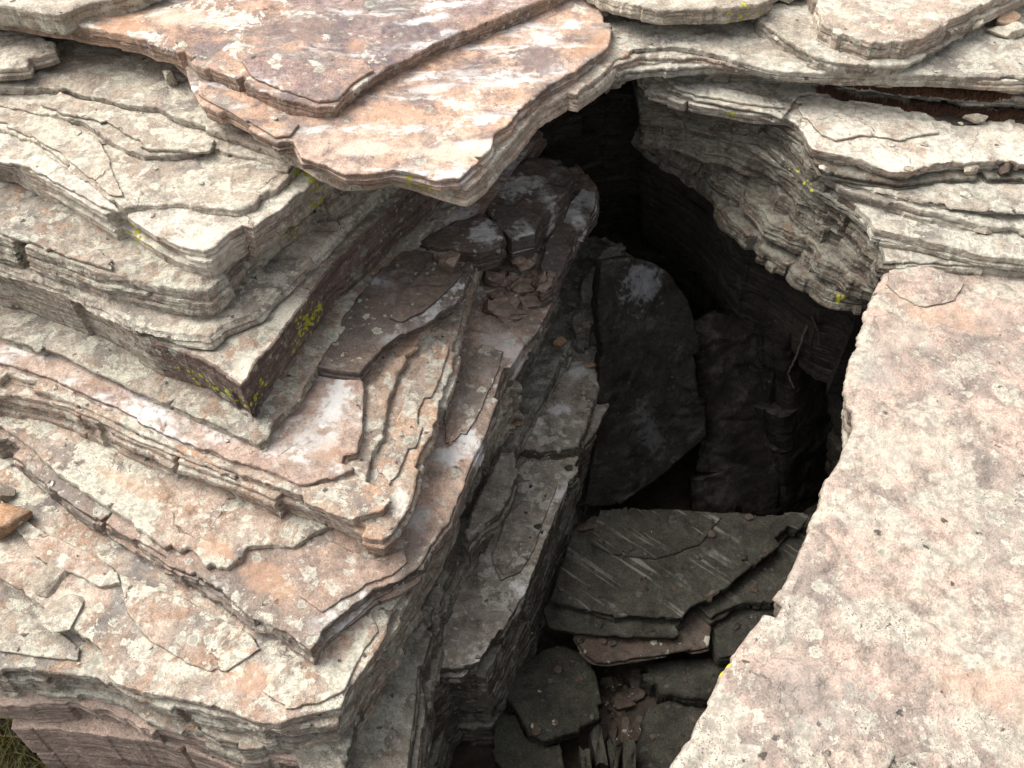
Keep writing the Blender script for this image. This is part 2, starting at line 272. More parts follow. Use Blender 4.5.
def build_slab(d, idx):
    rng = np.random.default_rng(1000 + idx); d['seed'] = idx * 17 + 5
    P = np.array(d['poly'], float); th = d['th']; n = len(P); pts = []; vis = []
    loc = np.array(d['O'], float)
    for i in range(n):
        a, b = P[i], P[(i + 1) % n]; L = np.hypot(*(b[:2] - a[:2])); v = a[2] * b[2]
        far = np.abs((a[0] + b[0]) / 2 + loc[0]) > 1.75
        k = max(1, int(L / ((.0055 if not far else .02) if v else .05)))
        t = np.arange(k)[:, None] / k; pts.append(a[:2] + (b[:2] - a[:2]) * t); vis += [v] * k
    base = np.vstack(pts); vis = np.array(vis, float); m = len(base)
    seg = np.roll(base, -1, 0) - base; ln = np.hypot(seg[:, 0], seg[:, 1]); s = np.r_[0, np.cumsum(ln)[:-1]]; tot = ln.sum()
    tan = (np.roll(base, -1, 0) - np.roll(base, 1, 0)); tan /= np.maximum(1e-9, np.hypot(tan[:, 0], tan[:, 1]))[:, None]
    nor = np.c_[tan[:, 1], -tan[:, 0]]
    for _ in range(5): nor = (nor * 2 + np.roll(nor, 1, 0) + np.roll(nor, -1, 0)); nor /= np.maximum(1e-9, np.hypot(nor[:, 0], nor[:, 1]))[:, None]
    vs_ = vis.copy()
    for _ in range(4): vs_ = (vs_ * 2 + np.roll(vs_, 1) + np.roll(vs_, -1)) / 4
    amp = d.get('amp', 1.0); size = math.sqrt(max(1e-4, tot * .08)); ka = min(1., size / .25) * amp
    mod = np.clip(.55 + .9 * poly_noise(s, tot, .28, 1., rng), .08, 1.5); mod2 = np.clip(.5 + poly_noise(s, tot, .17, 1., rng), .05, 1.3)
    shared = poly_noise(s, tot, .16, .0055 * ka, rng) + mod * (block_noise(s, tot, .085, .0085 * ka, rng) + poly_noise(s, tot, .045, .0022 * ka, rng))
    shared = shared - .028 * ka * (block_noise(s, tot, .16, 1., rng) > .97 - .06 * amp)
    fine = mod2 * (block_noise(s, tot, .024, .003 * ka, rng) + poly_noise(s, tot, .010, .0014 * ka, rng))
    K = d['lam']; cut = np.cumsum(rng.uniform(.5, 1.5, K)); cut = np.r_[0, cut / cut[-1]] * th
    bounds = []
    for k in range(K + 1):
        wv = 0 if k in (0, K) else (poly_noise(s, tot, .5, .15 * th / K, rng) + poly_noise(s, tot, .06, .04 * th / K, rng))
        bounds.append(np.full(m, cut[k]) + wv)
    rt = min(d.get('round', .0048), th * .35); rows = []
    lamamp = .011 * amp * min(1, th / K / .02)
    for k in range(K):
        h = bounds[k + 1] - bounds[k]; hm = float(h.mean())
        o = -d.get('slope', 0.) * cut[k] + (rng.uniform(-.6, .6) * lamamp if k else 0)
        off = o + shared * (1 if k == 0 else .75) + (fine if k == 0 else 0)
        if k:
            # broken laminae: sections of the layer that have fallen away
            br = poly_noise(s, tot, .16, 1., rng); off = off - .014 * amp * np.clip((br - .35) * 5, 0, 1) + mod * block_noise(s, tot, .10, .007 * amp, rng) + mod2 * poly_noise(s, tot, .02, .0024 * amp, rng)
        else: off = off + poly_noise(s, tot, .02, .002 * amp, rng)
        r = rt if k == 0 else min(.004, hm * .25); ri = min(.005, hm * .3)
        gap = min(ri, .0022) + .009 * np.clip(poly_noise(s, tot, .12, 1., rng) - .15, 0, 1) * min(1, hm / .02)
        if k == 0: rows += [(bounds[0], off - 1.3 * r, 0), (bounds[0] + .12 * r, off - .6 * r, 0), (bounds[0] + .45 * r, off - .18 * r, 0), (bounds[0] + 1.0 * r, off, 0)]; f0 = min(.5, r / hm)
        else: rows += [(bounds[k] + .001, off - gap, 0), (bounds[k] + .0025, off - .35 * r, 0), (bounds[k] + .22 * h, off, 0)]; f0 = .22
        nm = max(1, int(hm * (1 - f0) / .0055))
        for j in range(1, nm + 1):
            f = f0 + (.9 - f0) * j / (nm + .3); rows.append((bounds[k] + f * h, off - d.get('slope', 0.) * f * h + rng.uniform(-.0010, .0008) * amp + mod2 * poly_noise(s, tot, .045, .0026 * amp, rng), 1))
        rows.append((bounds[k + 1] - .0005, off - gap - d.get('slope', 0.) * h, 0))
    verts = []; faces = []
    ztop = None
    for j, (dep, off, kind) in enumerate(rows):
        xy = base + nor * (off * np.where(vs_ > .5, 1, vs_))[:, None]
        if j > 1:
            e = (.0016 * fbm(xy[:, 0] * 40, xy[:, 1] * 40, dep * 90, d['seed'] + 7, 2)) * vs_ * amp
            xy = xy + nor * e[:, None]
        if j == 0: ring = xy.copy()
        zt = surf(d, xy[:, 0], xy[:, 1])
        fr = 0 * dep if 'host' in d else np.clip(dep / th, 0, 1) ** 2
        verts.append(np.c_[xy, zt * (1 - fr) - dep])
    Rn = len(rows); V = np.vstack(verts); i = np.arange(m); j = (i + 1) % m
    for r in range(Rn - 1):
        faces.append(np.c_[r * m + i, (r + 1) * m + i, (r + 1) * m + j, r * m + j])
    faces = np.vstack(faces).tolist(); nside = len(faces)
    # top
    box = None
    if 'axes' not in d: box = (-1.5 - loc[0], .45 - loc[1], 1.55 - loc[0], 2.85 - loc[1])
    g = d.get('grid', .0085)
    if d.get('parent'): g = .04
    if 'host' in d: g = .006
    gp = inside_rows(ring, g, box)
    gp = gp + rng.uniform(-.25, .25, gp.shape) * g
    if box:
        gc = inside_rows(ring, .07); keep = (gc[:, 0] < box[0]) | (gc[:, 0] > box[2]) | (gc[:, 1] < box[1]) | (gc[:, 1] > box[3]); gp = np.vstack([gp, gc[keep]])
    def cap(rg, extra, zf, flip):
        res = delaunay_2d_cdt([Vector(p) for p in np.vstack([rg, extra])], [(a, (a + 1) % m) for a in range(m)], [], 1, 1e-6)
        v = np.array([(p[0], p[1]) for p in res[0]]); f = res[2]
        # constrained output is the enclosed area only
        z = zf(v[:, 0], v[:, 1]); return np.c_[v, z], ([t[::-1] for t in f] if flip else f)
    tv, tf = cap(ring, gp, lambda x, y: surf(d, x, y), False)
    base_i = len(V); V = np.vstack([V, tv]); faces += [[q + base_i for q in t] for t in tf]; ntop = len(tf)
    last = verts[-1]; bv, bf = cap(last[:, :2], inside_rows(last[:, :2], .08), lambda x, y: x * 0 - th, True)
    base_i = len(V); V = np.vstack([V, bv]); faces += [[q + base_i for q in t] for t in bf]
    parent = PAR.get(d.get('parent')) or OBJ.get(d.get('host'))
    if d.get('spots'):
        a, k = MK[d['mat']]; M[d['mat'] + d['key']] = rock('rock_' + d['mat'] + '_stained', *a, **k, spots=[(*q[:5], SPOT[q[5]], q[6]) for q in d['spots']]); d['mat'] = d['mat'] + d['key']
    mats = [M[d['mat']]] + ([M[d['smat']]] if d.get('smat') else [])
    o = mesh_obj(d['name'], V.tolist(), faces, mats, parent)
    sm = np.ones(len(faces), dtype=bool); sm[4 * m:nside] = False; o.data.polygons.foreach_set('use_smooth', sm)
    if d.get('smat'):
        mi = np.zeros(len(faces), dtype=np.int32); mi[:nside] = np.array([1 if d.get('smx', -9) < V[f[0]][0] + loc[0] < d.get('smx2', 9) else 0 for f in faces[:nside]]); o.data.polygons.foreach_set('material_index', mi)
    mw = Matrix.Translation(d['O'])
    if 'axes' in d:
        U, Vv = Vector(d['axes'][0]), Vector(d['axes'][1]); N = U.cross(Vv)
        mw = mw @ Matrix((U, Vv, N)).transposed().to_4x4()
    if 'host' in d: o.matrix_local = Matrix.Translation(Vector(d['O']) - Vector(BYKEY[d['host']]['O']))
    else: o.matrix_world = mw
    if d.get('label'): tag(o, d['label'], d['cat'], d.get('group'))
    OBJ[d['key']] = o
    return o

SLABS = [
{"key":"T0","name":"rock_slab","mat":"cream","th":0.05,"lam":1,"O":[-1.2118,2.4552,0.4],"poly":[[-0.7901,0.0632,1],[-0.0983,-0.0385,1],[-0.0582,-0.0437,1],[0.0298,-0.0797,1],[0.0693,-0.0848,1],[0.1049,-0.0333,1],[0.1603,-0.0016,1],[0.2166,0.0305,1],[0.3659,0.1879,1],[0.4118,0.9448,0],[-0.9882,0.9448,0]],"label":"pale cream slab cut off by the top left corner of the photo","cat":"rock slab"},
{"key":"T1","name":"rock_slab","mat":"mottled","th":0.045,"lam":2,"O":[-0.5597,2.3148,0.355],"poly":[[-0.9629,0.2052,1],[-0.6697,0.12,1],[-0.5355,0.0787,1],[-0.3787,0.0284,1],[-0.3537,-0.0012,1],[-0.284,-0.0303,1],[-0.2362,-0.0778,1],[-0.1161,-0.1514,1],[0.0186,-0.2394,1],[0.1057,-0.2734,1],[0.1468,-0.2649,1],[0.1731,-0.2047,1],[0.2523,-0.0965,1],[0.3357,-0.0109,1],[0.4589,0.089,1],[0.5623,0.1675,1],[0.6482,0.2382,1],[0.8349,0.4235,1],[0.0597,1.0852,0],[-1.3403,0.9852,0]],"label":"mottled mauve and salmon slab lying on top of the overhanging pink slab","cat":"rock slab","amp":0.6,"spots":[[0.381,0.211,0.094,0.027,0.16,"chalk",0.68],[0.319,0.13,0.112,0.026,0.24,"chalk",0.68],[0.388,0.063,0.049,0.031,0.56,"chalk",0.5],[0.093,-0.138,0.12,0.091,-0.18,"cream",0.58],[0.013,0.079,0.191,0.116,0.2,"dark",0.5],[0.276,0.018,0.146,0.047,0.72,"dark",0.6],[-0.051,-0.151,0.093,0.054,-0.48,"rust",0.5],[0.163,0.004,0.032,0.043,0.0,"rust",0.45],[-0.438,0.13,0.059,0.095,0.0,"rust",0.7],[-0.281,0.13,0.149,0.052,-0.36,"cream",0.43]]},
{"key":"T2a","name":"rock_slab","mat":"pinkcap","th":0.032,"lam":2,"O":[-0.2194,2.0892,0.31],"poly":[[-0.6034,0.1869,1],[-0.5688,0.0851,1],[-0.5295,0.0144,1],[-0.4394,-0.0536,1],[-0.324,-0.1391,1],[-0.2905,-0.1311,1],[-0.2636,-0.1899,1],[-0.2106,-0.2129,1],[-0.1543,-0.2505,1],[-0.1028,-0.2505,1],[-0.0503,-0.2355,1],[-0.0044,-0.2505,1],[0.0595,-0.2763,1],[0.1038,-0.2726,1],[0.1757,-0.1588,1],[0.1843,-0.107,1],[0.2217,-0.0661,1],[0.2386,-0.0071,1],[0.3135,0.1077,1],[0.3833,0.1727,1],[0.4749,0.2997,1],[0.4887,0.3874,1],[0.4638,0.5524,1],[0.434,0.7949,1],[0.3194,1.1108,0],[-0.3806,1.1108,0],[-0.7806,0.4108,0]],"label":"big salmon pink slab with white streaks jutting out over the dark hole","cat":"rock slab","slope":0.1,"amp":0.6,"spots":[[0.306,0.325,0.082,0.044,0.28,"chalk",0.61],[0.38,0.398,0.03,0.033,0.0,"chalk",0.65],[0.328,0.177,0.035,0.034,0.52,"chalk",0.58],[0.017,0.085,0.105,0.028,0.22,"chalk",0.5],[0.19,0.117,0.097,0.034,0.36,"chalk",0.43],[0.088,-0.159,0.145,0.068,0.25,"cream",0.54],[-0.129,-0.167,0.075,0.039,0.0,"cream",0.5],[0.291,0.225,0.093,0.094,0.53,"dark",0.75],[0.113,0.177,0.146,0.079,0.68,"dark",0.5],[0.423,0.295,0.11,0.054,0.89,"rust",0.7],[-0.071,-0.037,0.136,0.073,0.35,"rust",0.4],[-0.303,-0.078,0.102,0.049,-0.46,"grey",0.5]]},
{"key":"T2b","name":"rock_slab","mat":"pinkrim","th":0.045,"lam":3,"O":[-0.0224,2.1363,0.28],"poly":[[-0.5065,-0.1465,1],[-0.4223,-0.2141,1],[-0.365,-0.2488,1],[-0.31,-0.2488,1],[-0.2589,-0.2296,1],[-0.2069,-0.2488,1],[-0.1248,-0.2902,1],[-0.0812,-0.3088,1],[-0.0506,-0.2677,1],[-0.0057,-0.1786,1],[0.0343,-0.1138,1],[0.0465,-0.0805,1],[0.0789,-0.0032,1],[0.1609,0.0867,1],[0.1857,0.0775,1],[0.2674,0.1763,1],[0.2969,0.2301,1],[0.3311,0.2652,1],[0.3332,0.3958,1],[0.31,0.5354,1],[0.287,0.8124,1],[0.2224,1.0637,0],[-0.5776,1.0637,0],[-0.7276,0.1637,0]],"label":"thin pale layer showing as a rim under the jutting pink slab","cat":"rock slab","slope":-0.25,"amp":0.7},
{"key":"T0b","name":"rock_slab","mat":"pale","th":0.03,"lam":2,"O":[-1.3655,2.4009,0.285],"poly":[[-0.5702,-0.1395,1],[0.0451,-0.0822,1],[0.1142,-0.0725,1],[0.1066,-0.0331,1],[0.1664,0.002,1],[0.1565,0.0429,1],[0.0804,0.1059,1],[-0.099,0.1765,1],[0.0155,0.3491,0],[-0.8345,0.1991,0]],"label":"grey lichened slab end below the cream corner slab at left edge","cat":"rock slab"},
{"key":"L1c","name":"rock_sheet","mat":"pale","th":0.022,"lam":1,"O":[-1.033,2.2219,0.235],"poly":[[-0.9587,0.0933,1],[-0.3069,0.0981,1],[-0.2363,0.0981,1],[-0.1578,0.0981,1],[-0.097,0.0694,1],[-0.0024,0.0365,1],[0.0474,0.0133,1],[0.1264,0.0041,1],[0.1775,-0.0412,1],[0.3363,-0.1201,1],[0.4856,-0.2081,1],[0.586,-0.1414,1],[0.833,0.6781,0],[-1.167,0.6781,0]],"label":"thin cracked cream sheet just below the small block under the mottled slab","cat":"rock sheet","amp":0.8},
{"key":"L1b","name":"rock_sheet","mat":"pale","th":0.022,"lam":1,"O":[-0.9351,2.1192,0.215],"poly":[[-1.0432,0.1476,1],[-0.3973,0.1569,1],[-0.2785,0.1105,1],[-0.1575,0.0742,1],[-0.0575,-0.0136,1],[0.0318,-0.0728,1],[0.1205,-0.0644,1],[0.1661,-0.0477,1],[0.273,-0.0934,1],[0.3966,-0.1381,1],[0.4191,-0.0934,1],[0.5269,0.0342,1],[0.7351,0.7808,0],[-1.2649,0.7808,0]],"label":"thin cream sheet with a curved broken edge, second sheet of the left pile","cat":"rock sheet","amp":0.8},
{"key":"L1a","name":"rock_sheet","mat":"pale","th":0.022,"lam":1,"O":[-0.8709,1.976,0.195],"poly":[[-1.0945,0.2434,1],[-0.4373,0.2073,1],[-0.3128,0.1372,1],[-0.192,0.0246,1],[-0.1092,-0.0545,1],[-0.0386,-0.1154,1],[0.0209,-0.1004,1],[0.0905,-0.0966,1],[0.178,-0.1228,1],[0.2377,-0.1303,1],[0.2717,-0.1116,1],[0.2794,-0.0738,1],[0.3249,-0.0154,1],[0.345,0.045,1],[0.4365,0.1632,1],[0.6709,0.924,0],[-1.3291,0.924,0]],"label":"thin sheet with orange stained tip lying on the brightest ledge of the left pile","cat":"rock sheet","amp":0.8},
{"key":"L2","name":"rock_ledge","mat":"palest","th":0.09,"lam":4,"O":[-0.7999,1.9464,0.18],"poly":[[-1.2813,0.3283,1],[-0.4797,0.1372,1],[-0.3634,0.0626,1],[-0.2447,-0.0245,1],[-0.1702,-0.0779,1],[-0.0835,-0.1405,1],[-0.0259,-0.1869,1],[0.0398,-0.2252,1],[0.1005,-0.2458,1],[0.1283,-0.239,1],[0.1621,-0.1799,1],[0.1896,-0.1549,1],[0.2524,-0.0704,1],[0.2959,0.0067,1],[0.3486,0.1078,1],[0.5038,0.3518,1],[0.6277,0.5506,1],[1.0499,1.1536,0],[0.1999,1.3536,0],[-1.5001,1.3536,0]],"label":"brightest cream ledge with rounded corner below the thin sheets of the left pile","cat":"rock ledge","slope":0.06,"spots":[[0.097,-0.173,0.101,0.062,-0.15,"cream",0.45]]},
{"key":"L3","name":"rock_ledge","mat":"lichen","th":0.085,"lam":4,"O":[-0.8512,1.8676,0.09],"poly":[[-1.1644,0.1843,1],[-0.396,0.0222,1],[-0.2892,-0.03,1],[-0.1991,-0.0664,1],[-0.114,-0.1161,1],[-0.0518,-0.1301,1],[0.0099,-0.1439,1],[0.0972,-0.1713,1],[0.1493,-0.178,1],[0.1759,-0.137,1],[0.2062,-0.0736,1],[0.2479,-0.0115,1],[0.3232,0.1035,1],[0.4087,0.2261,1],[0.5962,0.5218,1],[1.1012,1.2324,0],[0.2512,1.4324,0],[-1.4488,1.4324,0]],"label":"grey lichened layer forming a rough band under the brightest left ledge","cat":"rock ledge","slope":-0.15},
{"key":"L4","name":"rock_ledge","mat":"pale","th":0.032,"lam":2,"O":[-0.8168,1.8662,0.005],"poly":[[-1.2633,0.2123,1],[-0.4636,0.0255,1],[-0.3544,-0.0267,1],[-0.2612,-0.0667,1],[-0.1723,-0.1233,1],[-0.1351,-0.1544,1],[-0.0907,-0.1884,1],[-0.0229,-0.215,1],[0.0609,-0.2348,1],[0.1157,-0.2413,1],[0.1359,-0.2018,1],[0.2117,-0.151,1],[0.2453,-0.0774,1],[0.316,0.0484,1],[0.3712,0.1588,1],[0.5853,0.5037,1],[0.7215,0.7323,1],[1.0668,1.2338,0],[0.2168,1.4338,0],[-1.4832,1.4338,0]],"label":"thin pale lip protruding just above the dark purple cut block face","cat":"rock ledge","slope":-0.5},
{"key":"L5","name":"rock_ledge","mat":"lichen","th":0.19,"lam":3,"O":[-0.7193,1.8421,-0.03],"poly":[[-1.3826,0.2383,1],[-0.5752,0.0516,1],[-0.3697,-0.0443,1],[-0.2436,-0.1286,1],[-0.1635,-0.1794,1],[-0.0074,-0.2449,1],[0.0796,-0.311,1],[0.1013,-0.3295,1],[0.119,-0.3141,1],[0.1269,-0.2672,1],[0.1738,-0.166,1],[0.2191,-0.0263,1],[0.2714,0.0976,1],[0.391,0.2933,1],[0.5159,0.4914,1],[0.7437,0.8391,1],[0.9693,1.2579,0],[0.1193,1.4579,0],[-1.5807,1.4579,0]],"label":"thick squared block with dark purple faces and green lichen at its corner","cat":"rock ledge","slope":0.05,"amp":0.6,"smat":"purple","smx":-0.86,"spots":[[0.093,-0.286,0.04,0.04,0.0,"cream",0.45],[0.167,-0.087,0.044,0.113,0.73,"cream",0.5]]},
{"key":"L6","name":"rock_ledge","mat":"lichen","th":0.032,"lam":2,"O":[-0.7555,1.7342,-0.175],"poly":[[-1.4132,0.3107,1],[-0.5656,0.0757,1],[-0.3849,-0.0094,1],[-0.1479,-0.1206,1],[0.009,-0.2036,1],[0.0884,-0.2437,1],[0.1614,-0.2829,1],[0.1865,-0.2649,1],[0.1938,-0.2067,1],[0.2383,-0.1336,1],[0.268,-0.0438,1],[0.32,0.1161,1],[0.4447,0.3645,1],[0.6015,0.6423,1],[1.0055,1.3658,0],[0.1555,1.5658,0],[-1.5445,1.5658,0]],"label":"thin lichened lip at the foot of the purple faced block","cat":"rock ledge"},
{"key":"L6b","name":"rock_ledge","mat":"spotpink","th":0.03,"lam":2,"O":[-0.6757,1.657,-0.203],"poly":[[-1.4724,0.318,1],[-0.6335,0.0872,1],[-0.4874,0.0284,1],[-0.3412,-0.045,1],[-0.1704,-0.1405,1],[0.0128,-0.2194,1],[0.113,-0.2576,1],[0.1877,-0.2921,1],[0.255,-0.2778,1],[0.3034,-0.2547,1],[0.3124,-0.1374,1],[0.3099,-0.0153,1],[0.2909,0.0489,1],[0.3426,0.1844,1],[0.4237,0.3579,1],[0.5534,0.6149,1],[0.9257,1.443,0],[0.0757,1.643,0],[-1.6243,1.643,0]],"label":"smooth salmon tread with white smears right of the purple faced block","cat":"rock ledge","spots":[[0.244,-0.025,0.045,0.139,-0.19,"chalk",0.8],[0.223,-0.168,0.087,0.037,-0.25,"chalk",0.5],[0.258,-0.205,0.058,0.046,0.26,"rust",0.4]]},
{"key":"L6c","name":"rock_ledge","mat":"spotted","th":0.03,"lam":2,"O":[-0.6601,1.6194,-0.225],"poly":[[-1.4676,0.2929,1],[-0.6382,0.0688,1],[-0.4988,0.0283,1],[-0.3552,-0.0373,1],[-0.1872,-0.1223,1],[-0.0028,-0.2064,1],[0.1716,-0.2754,1],[0.2612,-0.2527,1],[0.3206,-0.2441,1],[0.3284,-0.1528,1],[0.3504,-0.1038,1],[0.3602,0.015,1],[0.3738,0.0998,1],[0.4448,0.3006,1],[0.5389,0.5891,1],[0.9101,1.4806,0],[0.0601,1.6806,0],[-1.6399,1.6806,0]],"label":"narrow purplish strip ledge between salmon tread and lichened tread","cat":"rock ledge"},
{"key":"L7","name":"rock_ledge","mat":"spotted","th":0.09,"lam":4,"O":[-0.5677,1.5947,-0.245],"poly":[[-1.5663,0.3073,1],[-0.7315,0.074,1],[-0.6424,0.0571,1],[-0.5651,0.0272,1],[-0.4788,-0.0119,1],[-0.4131,-0.0439,1],[-0.3552,-0.0785,1],[-0.2624,-0.1216,1],[-0.1748,-0.1607,1],[-0.039,-0.2163,1],[0.0374,-0.2561,1],[0.1034,-0.2813,1],[0.1592,-0.3061,1],[0.232,-0.3493,1],[0.2758,-0.3599,1],[0.3024,-0.3278,1],[0.3151,-0.2841,1],[0.328,-0.2392,1],[0.3525,-0.1032,1],[0.3745,-0.0629,1],[0.3816,0.0405,1],[0.4075,0.1428,1],[0.4202,0.2884,1],[0.4438,0.4865,1],[0.5018,0.752,1],[0.5931,1.0268,1],[0.8177,1.5053,0],[-0.0323,1.7053,0],[-1.7323,1.7053,0]],"label":"black spotted pale ledge running from left edge to the white knob","cat":"rock ledge","slope":-0.05,"spots":[[0.206,-0.25,0.106,0.042,-0.12,"cream",0.9],[0.308,-0.25,0.023,0.057,0.25,"chalk",0.4],[0.156,-0.333,0.09,0.032,-0.34,"rust",0.5]]},
{"key":"L8a","name":"rock_sheet","mat":"rosette","th":0.022,"lam":1,"O":[-0.8704,1.3869,-0.33],"poly":[[-1.4026,0.6817,1],[-0.4527,0.2568,1],[-0.342,0.178,1],[-0.2278,0.0838,1],[-0.1272,0.0147,1],[-0.0311,-0.049,1],[0.0615,-0.0994,1],[0.1138,-0.1241,1],[0.1692,-0.1671,1],[0.2157,-0.1698,1],[0.2416,-0.1484,1],[0.2515,-0.1132,1],[0.3114,-0.1077,1],[0.359,-0.1132,1],[0.3985,-0.0772,1],[0.461,-0.0461,1],[0.6704,0.5131,0],[-1.0296,1.0131,0]],"label":"pink sheet with pale lichen rosettes ending in a round notch","cat":"rock sheet","spots":[[0.179,-0.124,0.069,0.033,-0.33,"rust",0.6],[-0.039,0.047,0.144,0.03,-0.52,"rust",0.4]]},
{"key":"L8b","name":"rock_ledge","mat":"tread","th":0.075,"lam":4,"O":[-0.3587,1.7085,-0.35],"poly":[[-1.9196,0.3478,1],[-0.9548,-0.1148,1],[-0.8413,-0.2043,1],[-0.7306,-0.2898,1],[-0.6335,-0.3484,1],[-0.5396,-0.4052,1],[-0.445,-0.4656,1],[-0.3138,-0.5396,1],[-0.2287,-0.5956,1],[-0.1483,-0.6376,1],[-0.082,-0.6856,1],[-0.0657,-0.6424,1],[-0.016,-0.5931,1],[0.0395,-0.5396,1],[0.0968,-0.5136,1],[0.1404,-0.4764,1],[0.1651,-0.4191,1],[0.2025,-0.357,1],[0.2371,-0.2384,1],[0.2839,-0.0917,1],[0.3007,-0.0105,1],[0.3263,0.0815,1],[0.3615,0.1816,1],[0.4184,0.299,1],[0.4609,0.4105,1],[0.5138,0.5915,1],[0.5792,0.7535,1],[0.636,0.8646,1],[0.6415,0.9595,1],[0.6036,1.0583,1],[0.5244,1.2023,1],[0.3875,1.4184,1],[0.2587,1.4915,0],[-0.2413,1.5915,0],[-1.9413,1.5915,0]],"label":"long brown to salmon ledge with squared front corner and white splashes","cat":"rock ledge","slope":-0.05,"spots":[[0.229,-0.075,0.038,0.121,0.63,"chalk",0.9],[0.196,-0.16,0.039,0.055,0.5,"chalk",0.8],[0.339,0.239,0.054,0.129,0.65,"chalk",0.45],[0.382,0.423,0.071,0.153,0.55,"brown",0.6],[0.125,-0.348,0.042,0.058,0.0,"chalk",0.5],[0.008,-0.5,0.085,0.04,0.35,"rust",0.6],[-0.197,-0.514,0.108,0.048,-0.52,"rust",0.5]]},
{"key":"L9a","name":"rock_ledge","mat":"rosette","th":0.05,"lam":3,"O":[-0.6613,1.1227,-0.425],"poly":[[-1.3227,0.4443,1],[-0.7398,0.215,1],[-0.5025,0.09,1],[-0.4119,0.0267,1],[-0.3624,-0.0066,1],[-0.3071,-0.0392,1],[-0.2672,-0.0762,1],[-0.2492,-0.1171,1],[-0.2156,-0.143,1],[-0.1722,-0.157,1],[-0.0953,-0.1662,1],[-0.0191,-0.1846,1],[0.0571,-0.2072,1],[0.1129,-0.2295,1],[0.1573,-0.2384,1],[0.2189,-0.2184,1],[0.2948,-0.2027,1],[0.3004,-0.1754,1],[0.3227,-0.1147,1],[0.3623,-0.059,1],[0.3771,-0.0192,1],[0.3815,0.0397,1],[0.4181,0.117,1],[0.4828,0.2586,1],[0.551,0.4771,1],[0.6281,0.6861,1],[0.3613,0.9773,0],[-1.2387,1.0773,0]],"label":"broad lichen crusted slab forming the lowest wide tread at lower left","cat":"rock ledge","spots":[[0.104,-0.136,0.146,0.04,-0.3,"rust",0.5],[0.166,-0.112,0.067,0.036,0.0,"cream",0.6],[-0.176,0.011,0.126,0.043,-0.31,"grey",0.5],[-0.376,0.063,0.05,0.039,-0.21,"cream",0.7]]},
{"key":"L9b","name":"rock_ledge","mat":"lichen","th":0.14,"lam":5,"O":[-0.6212,1.1251,-0.46],"poly":[[-1.1937,-0.0609,1],[-0.5419,-0.0903,1],[-0.467,-0.0903,1],[-0.3876,-0.0976,1],[-0.3094,-0.1097,1],[-0.2177,-0.1595,1],[-0.0644,-0.201,1],[0.0739,-0.2392,1],[0.2344,-0.2191,1],[0.2617,-0.1688,1],[0.2884,-0.1025,1],[0.3385,-0.0233,1],[0.363,0.0543,1],[0.4419,0.2352,1],[0.5358,0.5017,1],[0.644,0.7709,1],[0.3212,1.1749,0],[-1.5788,1.1749,0]],"label":"grey layered slab edge at lower left above the bare brown block","cat":"rock ledge","spots":[[-0.449,-0.023,0.087,0.04,0.0,"grey",0.4]]},
{"key":"L10","name":"rock_ledge","mat":"bare","th":0.1,"lam":2,"O":[-0.8043,0.9554,-0.6],"poly":[[-1.0831,0.0893,1],[-0.4047,0.0569,1],[-0.245,0.052,1],[-0.1384,0.0324,1],[-0.0596,-0.0013,1],[0.0867,-0.0343,1],[0.231,-0.0714,1],[0.3246,-0.0896,1],[0.4137,-0.0782,1],[0.4255,-0.0202,1],[0.4493,0.0643,1],[0.5043,0.6446,0],[-1.3957,0.9446,0]],"label":"brown layer with a shadowed top below the grey slab edge at lower left","cat":"rock ledge"},
{"key":"L10b","name":"rock_slab","mat":"lichen","th":0.12,"lam":2,"O":[-0.4613,0.9557,-0.545],"poly":[[-0.2613,-0.0249,1],[-0.1477,-0.064,1],[-0.0124,-0.0708,1],[0.0673,-0.0457,1],[0.0844,0.0033,1],[0.1219,0.0635,1],[0.1478,0.1385,1],[0.1113,0.3943,0],[-0.1887,0.3443,0]],"label":"short grey green slab end below the lowest wide tread at bottom edge","cat":"rock slab"},
{"key":"L11","name":"rock_block","mat":"bare","th":0.8,"lam":4,"O":[-0.6728,0.9351,-0.7],"poly":[[-0.5399,0.0615,1],[-0.422,0.0565,1],[-0.2955,0.0367,1],[-0.1704,0.0172,1],[-0.0173,-0.0308,1],[0.1833,-0.1116,1],[0.2654,-0.1229,1],[0.2984,-0.0659,1],[0.3266,0.0294,1],[0.3713,0.13,1],[0.4228,0.6649,0],[-0.6772,0.8149,0]],"label":"bare pinkish brown block with straight cracks at bottom left beside grass","cat":"rock block","amp":0.35},
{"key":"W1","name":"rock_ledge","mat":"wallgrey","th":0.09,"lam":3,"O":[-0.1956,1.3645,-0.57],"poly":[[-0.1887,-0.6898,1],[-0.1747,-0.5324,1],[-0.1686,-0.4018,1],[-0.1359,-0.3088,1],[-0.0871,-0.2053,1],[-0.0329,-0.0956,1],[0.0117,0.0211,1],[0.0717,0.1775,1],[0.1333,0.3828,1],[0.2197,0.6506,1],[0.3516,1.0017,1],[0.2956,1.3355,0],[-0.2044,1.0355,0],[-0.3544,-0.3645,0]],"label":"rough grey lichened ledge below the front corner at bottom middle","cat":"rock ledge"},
{"key":"W2","name":"rock_ledge","mat":"wallgrey","th":0.11,"lam":4,"O":[-0.0459,1.5833,-0.655],"poly":[[-0.2326,-0.8828,1],[-0.1828,-0.7079,1],[-0.1796,-0.5386,1],[-0.1752,-0.4072,1],[-0.1471,-0.2658,1],[-0.0896,-0.1133,1],[-0.0218,0.0518,1],[0.0758,0.3069,1],[0.188,0.5516,1],[0.336,0.8735,1],[0.429,1.1318,1],[0.3459,1.2167,0],[-0.2541,1.0167,0],[-0.4541,-0.5833,0]],"label":"upright grey lichened wall layer behind the long grey step","cat":"rock ledge","slope":-0.25},
